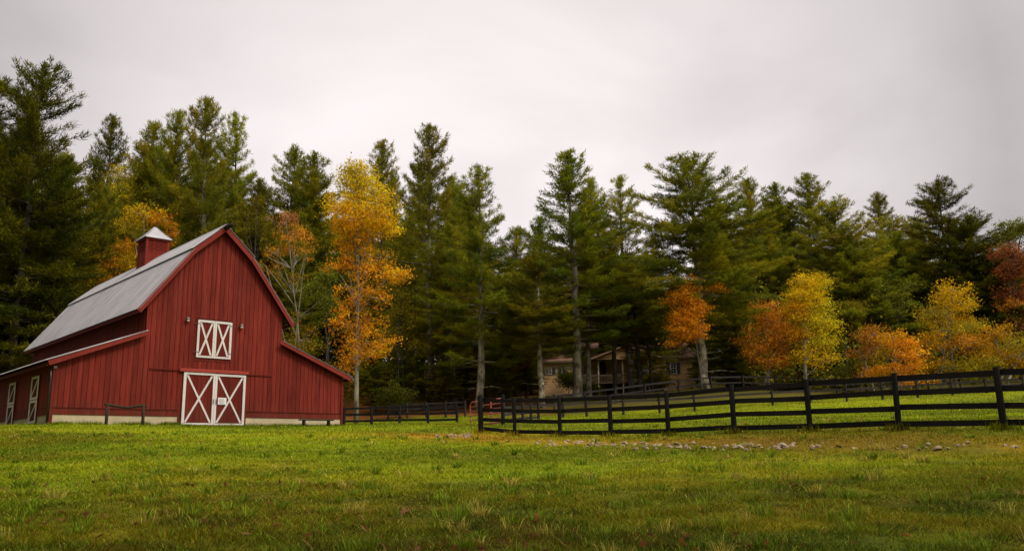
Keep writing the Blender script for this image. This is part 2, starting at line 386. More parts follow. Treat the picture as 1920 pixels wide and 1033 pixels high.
quads = np.stack([I[:-1, :-1], I[:-1, 1:], I[1:, 1:], I[1:, :-1]], -1).reshape(-1, 4)
def ground_mat():
    m, t, p = new_mat('grassy_ground')
    a = noise(t, 9.0, 6, 0.7, None, 'World'); b = noise(t, 1.6, 5, 0.6, None, 'World')
    c = mix_n(t, ramp_n(t, a, [(0.32, 0.0), (0.68, 1.0)]), mix_n(t, 1.0, attr(t), (0.55, 0.55, 0.55), 'MULTIPLY'), mix_n(t, 1.0, attr(t), (1.35, 1.3, 1.2), 'MULTIPLY'))
    c = mix_n(t, math_n(t, 'MULTIPLY', ramp_n(t, b, [(0.5, 0.0), (0.75, 1.0)]), 0.35), c, (0.10, 0.075, 0.018))
    t.links.new(c, p.inputs['Base Color']); p.inputs['Roughness'].default_value = 1.0; p.inputs['Specular IOR Level'].default_value = 0.05
    bump(t, p, a, 0.7, 0.06); return m
gme = np_mesh('ground', np.c_[XX.ravel(), YY.ravel(), ZZ.ravel()], [quads], ground_mat(), gc.reshape(-1, 3), True)
go = link(bpy.data.objects.new('ground', gme)); tag(go, 'rolling lawn and paddock turf running up to the leaf-covered wood floor', 'ground', kind='structure')
def gz(x, y): return ground(x, y) + (fbm(np.asarray(x)*.8, np.asarray(y)*.8, 5)-.5)*.10*(1-sstep(60, 90, np.hypot(x, y)))

# ------------------------------------------------------------------ grass blades (one mass)
def in_barn(x, y):
    q = np.c_[x, y]-BO[:2]; u = q@BX[:2]; v = q@BY[:2]; return (np.abs(u) < 8.2) & (v > -.04) & (v < 23)
def blades(n, d0, d1, hmin, hmax, wd, power=1.0, xlim=None, seed=1):
    r = np.random.default_rng(seed)
    d = (d0**(1-power) + r.random(n)*(d1**(1-power)-d0**(1-power)))**(1/(1-power)) if power != 1 else d0*(d1/d0)**r.random(n)
    x = (r.random(n)*2-1)*0.66*d
    clump = fbm(x*2.3, d*2.3, 131, 3); keep = (r.random(n) < .25+1.1*clump) & ~in_barn(x, d) & (litter(x, d) < .6)
    x, d, clump = x[keep], d[keep], clump[keep]; n = len(x)
    dit = np.exp(-((fence_side(x, d)+3.3)/1.0)**2)*sstep(-5, 1, x); q_ = r.random(n) > dit*.4; x, d, clump, dit = x[q_], d[q_], clump[q_], dit[q_]; n = len(x)
    z = gz(x, d) - .01
    h = r.uniform(hmin, hmax, n)*.8*(.35+1.35*clump**1.3)*(1-.45*dit)*np.where(r.random(n) < .04, 1.7, 1); wdt = wd*(d/d0)**.8*r.uniform(.6, 1.3, n)
    a = r.random(n)*2*pi; lean = r.uniform(.3, 1.5, n)*h; h = h*.85; b = a + r.normal(0, .8, n)
    ux, uy = np.cos(a), np.sin(a)                       # blade width direction
    lx, ly = -np.sin(b)*lean, np.cos(b)*lean
    P = np.empty((n, 5, 3), np.float32)
    P[:, 0] = np.c_[x-ux*wdt, d-uy*wdt, z]; P[:, 1] = np.c_[x+ux*wdt, d+uy*wdt, z]
    P[:, 2] = np.c_[x-ux*wdt*.7+lx*.35, d-uy*wdt*.7+ly*.35, z+h*.6]; P[:, 3] = np.c_[x+ux*wdt*.7+lx*.35, d+uy*wdt*.7+ly*.35, z+h*.6]
    P[:, 4] = np.c_[x+lx, d+ly, z+h]
    c = grass_col(x, d); k = r.random(n)
    c = c*np.exp(r.normal(0, .33, n))[:, None]
    straw = k < .04; c[straw] = np.array([.50, .38, .06])*r.uniform(.5, 1.1, straw.sum())[:, None]
    gr = k > .90; c[gr] = np.array([.16, .29, .012])*r.uniform(.6, 1.2, gr.sum())[:, None]
    C_ = np.repeat(c[:, None], 5, 1).astype(np.float32)
    base = np.arange(n)[:, None]*5
    return P.reshape(-1, 3), C_.reshape(-1, 3), base + np.array([[0, 1, 3, 2]]), base + np.array([[2, 3, 4]])
def tussocks():
    r = np.random.default_rng(33); pts = []
    for _ in range(330):
        d = 6.6*(36/6.6)**r.random(); x = r.uniform(-.62, .62)*d; m_ = int(r.integers(14, 60)); rad = r.uniform(.05, .16)
        a = r.random(m_)*6.28; rr = rad*np.sqrt(r.random(m_)); hs_ = r.uniform(.6, 1.2)
        for k in range(m_): pts.append((x+rr[k]*cos(a[k]), d+rr[k]*sin(a[k]), r.uniform(.09, .20)*hs_, a[k]+r.normal(0, .5), d, hs_))
    P = np.array(pts); n = len(P); z = gz(P[:, 0], P[:, 1])-.01; h = P[:, 2]; b = P[:, 3]; wd = .0034*(P[:, 4]/6.5)**.8; ln = r.uniform(.3, 1.1, n)*h; a = b+pi/2+r.normal(0, .4, n)
    V = np.stack([np.c_[P[:, 0]-np.cos(a)*wd, P[:, 1]-np.sin(a)*wd, z], np.c_[P[:, 0]+np.cos(a)*wd, P[:, 1]+np.sin(a)*wd, z],
                  np.c_[P[:, 0]+np.cos(b)*ln*.4-np.cos(a)*wd*.8, P[:, 1]+np.sin(b)*ln*.4-np.sin(a)*wd*.8, z+h*.65], np.c_[P[:, 0]+np.cos(b)*ln*.4+np.cos(a)*wd*.8, P[:, 1]+np.sin(b)*ln*.4+np.sin(a)*wd*.8, z+h*.65],
                  np.c_[P[:, 0]+np.cos(b)*ln, P[:, 1]+np.sin(b)*ln, z+h*.8]], 1)
    tone = np.where((P[:, 5]*997 % 1)[:, None] < .7, np.array([[.125, .18, .008]]), np.array([[.30, .25, .04]]))
    c = tone*np.exp(r.normal(0, .3, n))[:, None]; bs = np.arange(n)[:, None]*5
    return V.reshape(-1, 3), np.repeat(c[:, None], 5, 1).reshape(-1, 3), bs+np.array([[0, 1, 3, 2]]), bs+np.array([[2, 3, 4]])
def fringe():
    r = np.random.default_rng(21); pts = []
    for u in r.uniform(-8.3, 8.3, 9000):
        if -1.9 < u < 1.85 and r.random() < .8: continue
        if vnoise(np.array([u*1.3]), np.array([2.0]), 3)[0] < r.random()*.8: continue
        p = barn_pt(u, -.03-abs(r.normal(0, .12))); pts.append((p[0], p[1]))
    for k in range(-1, 9):
        q = (FA+(FB-FA)*k/7) if k >= 0 else np.array([-1.33, 33.8])
        for _ in range(160): pts.append(tuple(q+r.normal(0, .16, 2)))
    P = np.array(pts); n = len(P); z = gz(P[:, 0], P[:, 1])-.01; h = r.uniform(.06, .26, n); wd = .012; a = r.random(n)*6.28; b = r.random(n)*6.28; ln = r.uniform(.1, .7, n)*h
    V = np.stack([np.c_[P[:, 0]-np.cos(a)*wd, P[:, 1]-np.sin(a)*wd, z], np.c_[P[:, 0]+np.cos(a)*wd, P[:, 1]+np.sin(a)*wd, z],
                  np.c_[P[:, 0]+np.cos(b)*ln*.4-np.cos(a)*wd*.7, P[:, 1]+np.sin(b)*ln*.4-np.sin(a)*wd*.7, z+h*.6], np.c_[P[:, 0]+np.cos(b)*ln*.4+np.cos(a)*wd*.7, P[:, 1]+np.sin(b)*ln*.4+np.sin(a)*wd*.7, z+h*.6],
                  np.c_[P[:, 0]+np.cos(b)*ln, P[:, 1]+np.sin(b)*ln, z+h]], 1)
    c = grass_col(P[:, 0], P[:, 1])*np.exp(r.normal(-.1, .3, n))[:, None]; bs = np.arange(n)[:, None]*5
    return V.reshape(-1, 3), np.repeat(c[:, None], 5, 1).reshape(-1, 3), bs+np.array([[0, 1, 3, 2]]), bs+np.array([[2, 3, 4]])
sets = [fringe(), tussocks(), blades(210000, 6.2, 14, .035, .10, .0034, 1.0, seed=1), blades(220000, 14, 30, .04, .11, .0065, .6, seed=2), blades(200000, 28, 68, .05, .14, .012, .2, seed=3)]
off = 0; Vs, Cs, Q4, T3 = [], [], [], []
for P, C_, q, t3 in sets:
    Vs.append(P); Cs.append(C_); Q4.append(q+off); T3.append(t3+off); off += len(P)
gm = np_mesh('grass', np.concatenate(Vs), [np.concatenate(Q4), np.concatenate(T3)], M['blades'], np.concatenate(Cs))
gob = link(bpy.data.objects.new('grass', gm)); tag(gob, 'olive and green autumn grass covering the lawn and the paddock', 'grass', kind='stuff')

# fallen leaves
def fallen():
    r = np.random.default_rng(5); V, Fc, C_ = [], [], []
    def leaf(x, y, s):
        z = float(gz(x, y)) + .045; a = r.random()*2*pi; tl = r.normal(0, .5, 2)
        lob = [(0, -.9), (.22, -.25), (.75, -.35), (.4, .05), (.8, .5), (.28, .42), (0, 1.0), (-.28, .42), (-.8, .5), (-.4, .05), (-.75, -.35), (-.22, -.25)]
        o = len(V); col = np.array([[.16, .045, .014], [.22, .10, .02], [.11, .04, .014], [.27, .15, .05]][r.integers(0, 4)])*r.uniform(.6, 1.1)
        V.append((x, y, z+.012)); C_.append(col)
        for u, v in lob:
            X_ = (u*cos(a)-v*sin(a))*s; Y_ = (u*sin(a)+v*cos(a))*s
            V.append((x+X_, y+Y_, z + tl[0]*X_ + tl[1]*Y_ - .25*abs(u)*s*.4)); C_.append(col)
        for k in range(12): Fc.append((o, o+1+k, o+1+(k+1) % 12))
    for px, py in [(190, 1018), (290, 922), (318, 968), (120, 965), (610, 1005), (680, 998), (765, 963), (1500-740, 965), (840, 975), (850, 992), (882, 1008), (465, 1012), (578, 1020),
                   (1127, 965), (1250, 985), (1290, 1013), (1837, 911), (1868, 948), (1695, 1012), (1190, 1008), (400, 1000), (255, 1000), (60, 1015), (1430, 960), (1010, 975), (30, 900), (200, 930)]:
        p = ground_hit(px+r.normal(0, 4), py+r.normal(0, 3)); leaf(p[0], p[1], r.uniform(.035, .065))
    for _ in range(46):
        d0_ = 6.5*(34/6.5)**r.random(); x0_ = r.uniform(-.62, .62)*d0_
        for _k in range(int(r.integers(1, 16))): leaf(x0_+r.normal(0, .35), d0_+r.normal(0, .5), r.uniform(.022, .05))
    me = bpy.data.meshes.new('fallen_leaves'); me.from_pydata([tuple(map(float, v)) for v in V], [], Fc); me.materials.append(M['leaves'])
    ca = me.color_attributes.new('tint', 'FLOAT_COLOR', 'POINT'); cc = np.ones((len(V), 4), np.float32); cc[:, :3] = np.array(C_); ca.data.foreach_set('color', cc.ravel())
    o = link(bpy.data.objects.new('fallen_leaves', me)); tag(o, 'red and brown fallen oak leaves scattered over the lawn', 'leaves', kind='stuff')
fallen()

# ------------------------------------------------------------------ barn
barn = empty('barn', BO, pi/2-AZ, 'red board barn with white cross-braced doors, grey metal gambrel roof and two lean-tos', 'barn')
HW, MW, LEN = 8.18, 3.95, 22.4                           # half width, half width of the tall middle, length
KX, KZ, AP, EX, EZ = 1.75, 9.62, 11.22, 4.40, 6.02       # knee, apex, eave of the main roof
LX, LZ0, LZ1 = 8.55, 4.86, 3.02                          # lean-to roof: outer edge, height at the wall, height at the edge
def main_top(x):
    x = abs(x); return AP-(AP-KZ)*x/KX if x < KX else KZ-(KZ-EZ)*(x-KX)/(EX-KX)
def lean_top(x): return LZ0-(LZ0-LZ1)*(abs(x)-MW)/(LX-MW)
def boards_front(mb, x0, x1, z0, top, knots, y=0.0, bw=0.262, seed=0):
    r = np.random.default_rng(seed); n = max(1, round((x1-x0)/bw)); bwid = (x1-x0)/n
    for i in range(n):
        a = x0+i*bwid+.011; b = x0+(i+1)*bwid-.011; dy = r.uniform(-.008, .008)
        xs = [a]+[k for k in knots if a < k < b]+[b]
        pts = [(a, z0), (b, z0)]+[(x, top(x)) for x in reversed(xs)]
        mb.prism(pts, y-.028+dy, y+.02, float(r.uniform(.76, 1.13)))
    # dark gap behind the boards: a thin backing wall
    xs = [x0]+[k for k in knots if x0 < k < x1]+[x1]
    mb.prism([(x0, z0), (x1, z0)]+[(x, top(x)-.01) for x in reversed(xs)], y+.022, y+.12, .35)
g = MB(); boards_front(g, -MW, MW, .82, lambda x: main_top(x)-.10, [-KX, 0, KX], seed=1); g.build('gable_wall', M['barn_red'], barn)
for sgn, sd_ in ((-1, 2), (1, 3)):
    g = MB(); a, b = (-HW, -MW) if sgn < 0 else (MW, HW)
    boards_front(g, a, b, .82, lambda x: lean_top(x)-.10, [], seed=sd_, y=.012); g.build('lean_to_wall', M['barn_red'], barn)
    # skirt board and foundation each side of the door
    a, b = (-HW-.02, -1.98) if sgn < 0 else (1.92, HW+.02)
    g = MB(); g.box(a, b, -.045, .10, .47, .80, .86); g.box(a, b, -.075, -.045, .79, .83, .55); g.build('skirt_board', M['barn_red'], barn)
    g = MB(); g.box(a, b, -.015, .5, -.9, .468); g.build('foundation', M['foundation'], barn)
def boards_side(mb, x, y0, y1, z0, z1, sgn, bw=.27, seed=0):
    r = np.random.default_rng(seed); n = round((y1-y0)/bw); wd_ = (y1-y0)/n
    for i in range(n):
        o = r.uniform(-.008, .008)
        mb.box(min(x, x+sgn*(.03+o)), max(x, x+sgn*(.03+o)), y0+i*wd_+.007, y0+(i+1)*wd_-.007, z0, z1, float(r.uniform(.72, 1.1)))
    mb.box(min(x-sgn*.1, x), max(x-sgn*.1, x)-.001, y0, y1, z0, z1, .35)
for sgn in (-1, 1):
    g = MB(); boards_side(g, sgn*MW, .13, LEN, LZ0-.3, EZ+.55, sgn, seed=5); g.build('clerestory_wall', M['barn_red'], barn)
    g = MB(); boards_side(g, sgn*HW, .13, LEN, .82, 3.06, sgn, seed=6); g.box(min(sgn*HW, sgn*(HW+.045)), max(sgn*HW, sgn*(HW+.045)), .13, LEN, .47, .80, .86); g.build('side_wall', M['barn_red'], barn)
    g = MB(); a = sgn*(HW-.4); b = sgn*(HW+.015); g.box(min(a, b), max(a, b), .505, LEN, -1.2, .466); g.build('side_foundation', M['foundation'], barn)
    g = MB(); c = sgn*(HW-.02); g.box(c-.075, c+.075, -.07, .13, -.3, 2.95, .8); g.build('corner_post', M['barn_red'], barn)
g = MB(); g.prism([(-HW, -.5), (HW, -.5), (HW, 3.0), (MW, 4.7), (MW, 6.5), (KX, KZ-.1), (0, AP-.1), (-KX, KZ-.1), (-MW, 6.5), (-MW, 4.7), (-HW, 3.0)], LEN-.1, LEN); g.build('rear_wall', M['barn_red'], barn)
# corrugated sheets
def sheet(mb, p0, p1, y0, y1, lift=0.0, pitch=.23, c=1.0):
    """p0 -> p1 down the slope in (x,z); ribs run down the slope, repeated along y"""
    d = np.array([p1[0]-p0[0], p1[1]-p0[1]]); nrm = np.array([-d[1], d[0]])/np.hypot(*d)
    if nrm[1] < 0: nrm = -nrm
    ys, hs = [], []
    y = y0
    while y < y1-.01:
        for dy, h in ((0, 0), (.135, 0), (.155, .035), (.20, .035), (.22, 0)): ys.append(min(y+dy, y1)); hs.append(h)
        y += pitch
    ys.append(y1); hs.append(0); n = len(ys); V = []
    for t_ in (0.0, 1.0):
        for y_, h in zip(ys, hs):
            q = np.array(p0)+d*t_+nrm*(lift+h); V.append((q[0], y_, q[1]))
    for t_ in (0.0, 1.0):
        for y_, h in zip(ys, hs):
            q = np.array(p0)+d*t_+nrm*(lift-.02+h*.9); V.append((q[0], y_, q[1]))
    fs = [(i, i+1, n+i+1, n+i) for i in range(n-1)] + [(2*n+i+1, 2*n+i, 3*n+i, 3*n+i+1) for i in range(n-1)] + [(n+i, n+i+1, 3*n+i+1, 3*n+i) for i in range(n-1)] + [(2*n+i, 2*n+i+1, i+1, i) for i in range(n-1)]
    fs += [(0, n, 3*n, 2*n), (n-1, 3*n-1, 4*n-1, 2*n-1)]
    mb.add(V, fs, c)
Y0, Y1 = -.42, LEN+.35
rake_tip = (EX+.02, EZ)
for sgn in (-1, 1):
    g = MB()
    d = np.array([EX-KX, EZ-KZ]); d = d/np.hypot(*d)
    sheet(g, (sgn*(KX-.03), KZ+.09), (sgn*(EX+.06), EZ+.03), Y0, Y1, 0.03)
    rf = g.build('roof', M['roofing'], barn)
    g = MB(); sheet(g, (0, AP+.13), (sgn*(KX+.09), KZ+.09), Y0, Y1, 0.035); g.build('upper_roof_sheet', M['roofing'], rf)
    g = MB()                                                                        # purlins and the dark soffit at the eave
    g.box(sgn*EX-.05, sgn*EX+.05, Y0+.1, Y1-.1, EZ-.16, EZ-.01, .5); g.build('eave_board', M['trim_red'], barn)
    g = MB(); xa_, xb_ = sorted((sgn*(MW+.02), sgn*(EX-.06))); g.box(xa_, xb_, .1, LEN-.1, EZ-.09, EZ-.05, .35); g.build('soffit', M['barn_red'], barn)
    g = MB(); sheet(g, (sgn*(MW-.05), LZ0+.02), (sgn*(LX+.12), LZ1+.0), Y0, Y1, 0.05, c=.96); g.build('lean_to_roof', M['roofing'], barn)
    g = MB()
    g.beam((sgn*(MW-.25 if sgn > 0 else MW+.02), Y0+.06, LZ0-.06+(.1 if sgn > 0 else 0)), (sgn*LX, Y0+.06, LZ1-.10), .06, .25); g.build('lean_to_rake_board', M['trim_red'], barn, bevel=.008)
    g = MB(); g.beam((sgn*LX, Y0+.1, LZ1-.13), (sgn*LX, Y1-.1, LZ1-.13), .06, .18, c=.5); g.build('lean_to_eave_board', M['trim_red'], barn)
    for p, q in (((0, AP-.06), (sgn*KX, KZ-.06)), ((sgn*KX, KZ-.06), (sgn*(EX+.05), EZ-.06))):
        g = MB(); dd = Vector((q[0]-p[0], 0, q[1]-p[1])).normalized()*.07
        g.beam((p[0]-dd.x*.2, Y0+.05+(.003 if p[0] == 0 else 0), p[1]-dd.z*.2), (q[0]+dd.x, Y0+.05+(.003 if p[0] == 0 else 0), q[1]+dd.z), .055, .27); g.build('rake_board', M['trim_red'], barn, bevel=.008)
        g = MB(); g.beam((p[0], Y0+.3, p[1]+.02), (q[0], Y0+.3, q[1]+.02), .42, .03, up=(-(q[1]-p[1]), 0, q[0]-p[0]) , c=.6); g.build('rake_soffit', M['barn_red'], barn)
g = MB(); g.prism([(-.34, AP-.12), (0, AP+.195), (.34, AP-.12), (.34, AP-.09), (0, AP+.225), (-.34, AP-.09)], Y0-.02, Y1, 1.05); g.build('ridge_cap', M['roofing'], barn)
g = MB(); g.tube([(-.02, .5, AP-.02), (-.02, -.5, AP-.01), (.0, -1.05, AP+.03), (.02, -1.18, AP+.03)], [.14, .14, .11, .07], 8); g.build('ridge_log', M['old_wood'], barn, True)
# belt boards, header
g = MB(); g.box(-3.62, -2.06, -.085, -.03, 2.91, 2.985, .7); g.build('belt_board', M['barn_red'], barn)
g = MB(); g.box(1.90, 3.40, -.085, -.03, 2.86, 2.935, .7); g.build('belt_board', M['barn_red'], barn)
g = MB(); g.box(-2.05, 1.89, -.20, -.03, 2.885, 3.06); o = g.build('door_header', M['header_red'], barn, bevel=.01); o['label'] = 'faded salmon red board over the doors'
g = MB(); g.box(-1.97, -1.82, -.04, .1, -.2, 2.88, .9); g.build('door_jamb', M['barn_red'], barn)
g = MB(); g.box(1.77, 1.91, -.04, .1, -.2, 2.88, .9); g.build('door_jamb', M['barn_red'], barn)
def braced_door(name, x0, x1, z0, z1, st_l, st_r, y, parent, brace=.10, rail=.12):
    g = MB(); r = np.random.default_rng(int(abs(x0*100))+3); n = max(2, round((x1-x0)/.2)); wd_ = (x1-x0)/n
    for i in range(n): g.box(x0+i*wd_+.004, x0+(i+1)*wd_-.004, y, y+.035, z0, z1, float(r.uniform(.62, .85)))
    d = g.build(name, M['barn_red'], parent)
    g = MB(); yf = y-.045
    g.box(x0, x0+st_l, yf, y-.001, z0, z1); g.box(x1-st_r, x1, yf, y-.001, z0, z1)
    g.box(x0+st_l, x1-st_r, yf, y-.001, z1-rail, z1, .98); g.box(x0+st_l, x1-st_r, yf, y-.001, z0, z0+rail*.85, .95)
    g.build('door_frame', M['white'], d, bevel=.004)
    a, b = x0+st_l+.02, x1-st_r-.02; zl, zh = z0+rail*.85+.01, z1-rail-.01
    g = MB(); g.beam((a+.04, y-.012, zh-.03), (b-.04, y-.012, zl+.03), brace, .022, up=(0, 1, 0)); g.beam((b-.04, y-.016, zh-.03), (a+.04, y-.016, zl+.03), brace, .022, up=(0, 1, 0), c=.97)
    g.build('cross_brace', M['white'], d); return d
dl = braced_door('barn_door', -1.80, -.03, .04, 2.86, .15, .12, -.11, barn)
dr = braced_door('barn_door', -.02, 1.76, .03, 2.84, .12, .14, -.11, barn)
g = MB(); g.box(.17, .66, -.165, -.155, 1.16, 1.54); nb = g.build('notice', M['paper'], dr)
g = MB(); r_ = np.random.default_rng(2)
for k in range(6): g.box(.22, .22+r_.uniform(.25, .38), -.168, -.1655, 1.47-k*.05-.02, 1.47-k*.05)
nb2 = g.build('notice_print', M['ink'], dr)
for (dd, xx) in ((dl, -.10), (dr, .06)):
    g = MB(); g.tube([(xx, -.15, 1.15), (xx, -.20, 1.18), (xx, -.20, 1.42), (xx, -.15, 1.45)], .014, 6); g.build('handle', M['dark_metal'], dd, True)
for (dd, xx) in ((dl, -1.86), (dr, 1.82)):
    g = MB(); g.box(xx-.07, xx+.07, -.16, -.10, .0, .10); g.build('door_stop', M['dark_metal'], dd)
g = MB(); g.box(-1.25, .88, -.05, -.03, 3.52, 3.66, .8); g.build('loft_sill', M['barn_red'], barn)
g = MB(); g.box(-1.22, .86, -.07, -.03, 5.84, 5.90, .5); g.build('drip_board', M['barn_red'], barn)
for (x0, x1, sl_, sr_, hx) in ((-1.19, -.20, .13, .10, -1.19), (-.19, .80, .10, .13, .80)):
    d = braced_door('loft_door', x0, x1, 3.70, 5.80, sl_, sr_, -.075, barn, brace=.10, rail=.13)
    for zz in (4.0, 5.58):
        g = MB(); s_ = -1 if hx < 0 else 1; g.box(min(hx-s_*.12, hx+s_*.17), max(hx-s_*.12, hx+s_*.17), -.125, -.107, zz-.022, zz+.022); g.build('hinge', M['dark_metal'], d)
for x, z in ((-1.79, 5.76), (1.32, 5.66)):
    g = MB(); g.tube([(x, -.02, z+.05), (x, -.14, z+.08), (x, -.20, z+.05)], .03, 8); g.tube([(x, -.20, z+.10), (x, -.20, z+.04), (x, -.20, z-.02)], [.05, .10, .13], 10)
    lp = g.build('wall_lamp', M['grey_metal'], barn, True)
    g = MB(); g.tube([(x, -.20, z-.02), (x, -.20, z-.10), (x, -.20, z-.15)], [.085, .09, .05], 10); g.build('lamp_glass', M['bulb'], lp, True)
# left side stall doors (white framed, split in two)
def stall_door(y0, y1):
    g = MB(); x = -HW-.05; g.box(x-.05, x, y0, y1, .12, 2.55, .5); d = g.build('stall_door', M['barn_red'], barn)
    xf = x-.05
    for z0, z1 in ((.14, 1.30), (1.34, 2.53)):
        g = MB(); s_ = .12
        g.box(xf-.03, xf-.001, y0, y0+s_, z0, z1); g.box(xf-.03, xf-.001, y1-s_, y1, z0, z1); g.box(xf-.03, xf-.001, y0+s_, y1-s_, z0, z0+s_, .97); g.box(xf-.03, xf-.001, y0+s_, y1-s_, z1-s_, z1, .97)
        g.build('door_frame', M['white'], d)
        g = MB(); g.beam((xf-.014, y0+s_+.03, z1-s_-.03), (xf-.014, y1-s_-.03, z0+s_+.03), .02, .09, up=(0, 0, 1)); g.build('door_brace', M['white'], d)
for y0 in (2.15, 6.8, 11.2, 15.6): stall_door(y0, y0+1.35)
g = MB(); g.tube([(-HW-.16, -.02, 2.74), (-HW-.13, -.05, 2.2), (-HW-.13, -.05, .08)], .05, 8); g.build('downspout', M['dark_metal'], barn, True)
g = MB(); g.box(-HW-.06, -HW+.09, -.12, -.08, 2.70, 2.82); g.build('junction_box', M['grey_metal'], barn)
# cupola
CY, CH, CB = 11.0, .69, AP-.85
g = MB(); r_ = np.random.default_rng(9); 
g.box(-CH, CH, CY-CH, CY+CH, CB, AP+1.42, .55)
for s_ in (-1, 1):
    for t_ in (-1, 1): g.box(s_*CH-.075, s_*CH+.075, CY+t_*CH-.075, CY+t_*CH+.075, CB, AP+1.40, 1.05)
    n = 6
    for i in range(n):
        a = -CH+.075+i*(2*CH-.15)/n
        g.box(a+.004, a+(2*CH-.15)/n-.004, CY+s_*(CH+.03)-.02, CY+s_*(CH+.03)+.02, CB, AP+.52, float(r_.uniform(.85, 1.1)))
        g.box(s_*(CH+.03)-.02, s_*(CH+.03)+.02, CY+a+.004, CY+a+(2*CH-.15)/n-.004, CB, AP+.52, float(r_.uniform(.85, 1.1)))
cu = g.build('cupola', M['barn_red'], barn)
for s_ in (-1, 1):
    for ax in (0, 1):
        g = MB(); z = AP+.58
        g.box(*((-CH+.08, CH-.08, CY+s_*(CH+.035)-.03, CY+s_*(CH+.035)+.03) if ax == 0 else (s_*(CH+.035)-.03, s_*(CH+.035)+.03, CY-CH+.08, CY+CH-.08)), z-.05, z, 1.1)
        while z < AP+1.30:
            if ax == 0: g.prism_x([(CY+s_*(CH+.055), z), (CY+s_*(CH+.005), z+.075), (CY+s_*(CH+.005), z+.09), (CY+s_*(CH+.055), z+.02)][::s_], -CH+.08, CH-.08)
            else: g.prism([(s_*(CH+.055), z), (s_*(CH+.005), z+.075), (s_*(CH+.005), z+.09), (s_*(CH+.055), z+.02)][::-s_], CY-CH+.08, CY+CH-.08)
            z += .088
        g.build('louvre', M['barn_red'], cu)
g = MB(); g.box(-CH-.12, CH+.12, CY-CH-.12, CY+CH+.12, AP+1.36, AP+1.50, .75); g.build('cornice', M['trim_red'], cu)
g = MB(); V = []; prof = [(.90, 1.49), (.86, 1.56), (.55, 1.86), (.27, 2.18), (.10, 2.40), (.10, 2.42)]
for h_, z in prof: V += [(-h_, CY-h_, AP+z), (h_, CY-h_, AP+z), (h_, CY+h_, AP+z), (-h_, CY+h_, AP+z)]
fs = [(4*i+k, 4*i+(k+1) % 4, 4*i+4+(k+1) % 4, 4*i+4+k) for i in range(len(prof)-1) for k in range(4)] + [(3, 2, 1, 0), tuple(4*(len(prof)-1)+k for k in range(4))]
g.add(V, fs, 1.25)
for a in ((-1, -1), (1, -1), (1, 1), (-1, 1)):
    for i in range(len(prof)-2): g.beam((a[0]*prof[i][0], CY+a[1]*prof[i][0], AP+prof[i][1]+.012), (a[0]*prof[i+1][0], CY+a[1]*prof[i+1][0], AP+prof[i+1][1]+.012), .05, .03, c=1.3)
g.build('cupola_roof', M['roofing'], cu)

# ------------------------------------------------------------------ hitching rail and bench in front of the barn
p0, p1 = barn_pt(-5.85, -1.1), barn_pt(-4.2, -1.1)
hr = empty('hitching_rail', ((p0+p1)/2*np.array([1, 1, 0])+np.array([0, 0, float(gz((p0[0]+p1[0])/2, (p0[1]+p1[1])/2))])), pi/2-AZ, 'rough log hitching rail on two posts before the barn foundation', 'hitching rail')
for s_ in (-1, 1):
    g = MB(); g.tube([(s_*.88, 0, -.3), (s_*.88+.01, 0, .4), (s_*.87, 0, 1.02)], [.085, .08, .075], 8); g.build('post', M['old_wood'], hr, True)
g = MB(); g.tube([(-1.02, 0, 1.02), (-.8, -.01, 1.0), (-.3, 0, .93), (.1, .01, .89), (.4, 0, .94), (.7, 0, 1.0), (1.03, 0, .99)], [.055, .07, .065, .06, .065, .075, .055], 8); g.build('rail', M['old_wood'], hr, True)
p0, p1 = barn_pt(4.75, -1.0), barn_pt(7.0, -1.0)
bp = (p0+p1)/2; bp[2] = float(gz(bp[0], bp[1]))
be = empty('plank_bench', bp, pi/2-AZ, 'low dark plank bench under the right lean-to wall of the barn', 'bench')
g = MB(); g.box(-1.12, 1.12, -.14, .14, .37, .43); g.build('seat', M['old_wood'], be, bevel=.01)
for s_ in (-1, 1):
    g = MB(); g.box(s_*.82-.05, s_*.82+.05, -.12, .12, -.15, .37); g.build('leg', M['old_wood'], be)

# ------------------------------------------------------------------ fences and gate
def fence(pts, label, mat, height=1.42, rails=(1.31, .94, .55, .17), pw=.13, rail_h=.14, side=1, first_thick=False, lean=0.0, seed=0, group=None):
    r = np.random.default_rng(seed); pts = [np.array([p[0], p[1], float(gz(p[0], p[1]))]) for p in pts]
    base = pts[0]; root = empty('paddock_fence', base, 0, label, 'fence', group)
    for i, p in enumerate(pts):
        q = p-base; w_ = pw*(1.5 if (first_thick and i == 0) else 1)*r.uniform(.92, 1.08); g = MB(); d = pts[min(i+1, len(pts)-1)]-pts[max(i-1, 0)]
        tl = r.normal(0, .012, 2); top = height+(.06 if first_thick and i == 0 else r.uniform(-.02, .03))
        g.tube([(q[0], q[1], q[2]-.3), (q[0]+tl[0]*.5, q[1]+tl[1]*.5, q[2]+top*.5), (q[0]+tl[0], q[1]+tl[1], q[2]+top)], [w_*.62, w_*.58, w_*.55], 8, c=float(r.uniform(.7, 1.2)))
        g.build('post', mat, root)
    for i in range(len(pts)-1):
        a, b = pts[i]-base, pts[i+1]-base; d = (b-a)[:2]; d = d/np.hypot(*d); nrm = np.array([-d[1], d[0], 0])*side*(pw*.5+.02)
        for h_ in rails:
            g = MB(); j = r.normal(0, .012, 2)
            g.beam(a+nrm+np.array([0, 0, h_+j[0]]), b+nrm+np.array([0, 0, h_+j[1]]), .035, rail_h, c=float(r.uniform(.7, 1.3))); g.build('rail', mat, root)
    return root
step = (FB-FA)/7
near_posts = [np.array([-1.33, 33.8])] + [FA+step*k for k in range(0, 10)]
fence(near_posts, 'nearest black four-board fence climbing to the right above the stones', M['black_wood'], first_thick=True, side=1, seed=3)
def line(a, b, n): return [np.array(a)+(np.array(b)-np.array(a))*k/n for k in range(n+1)]
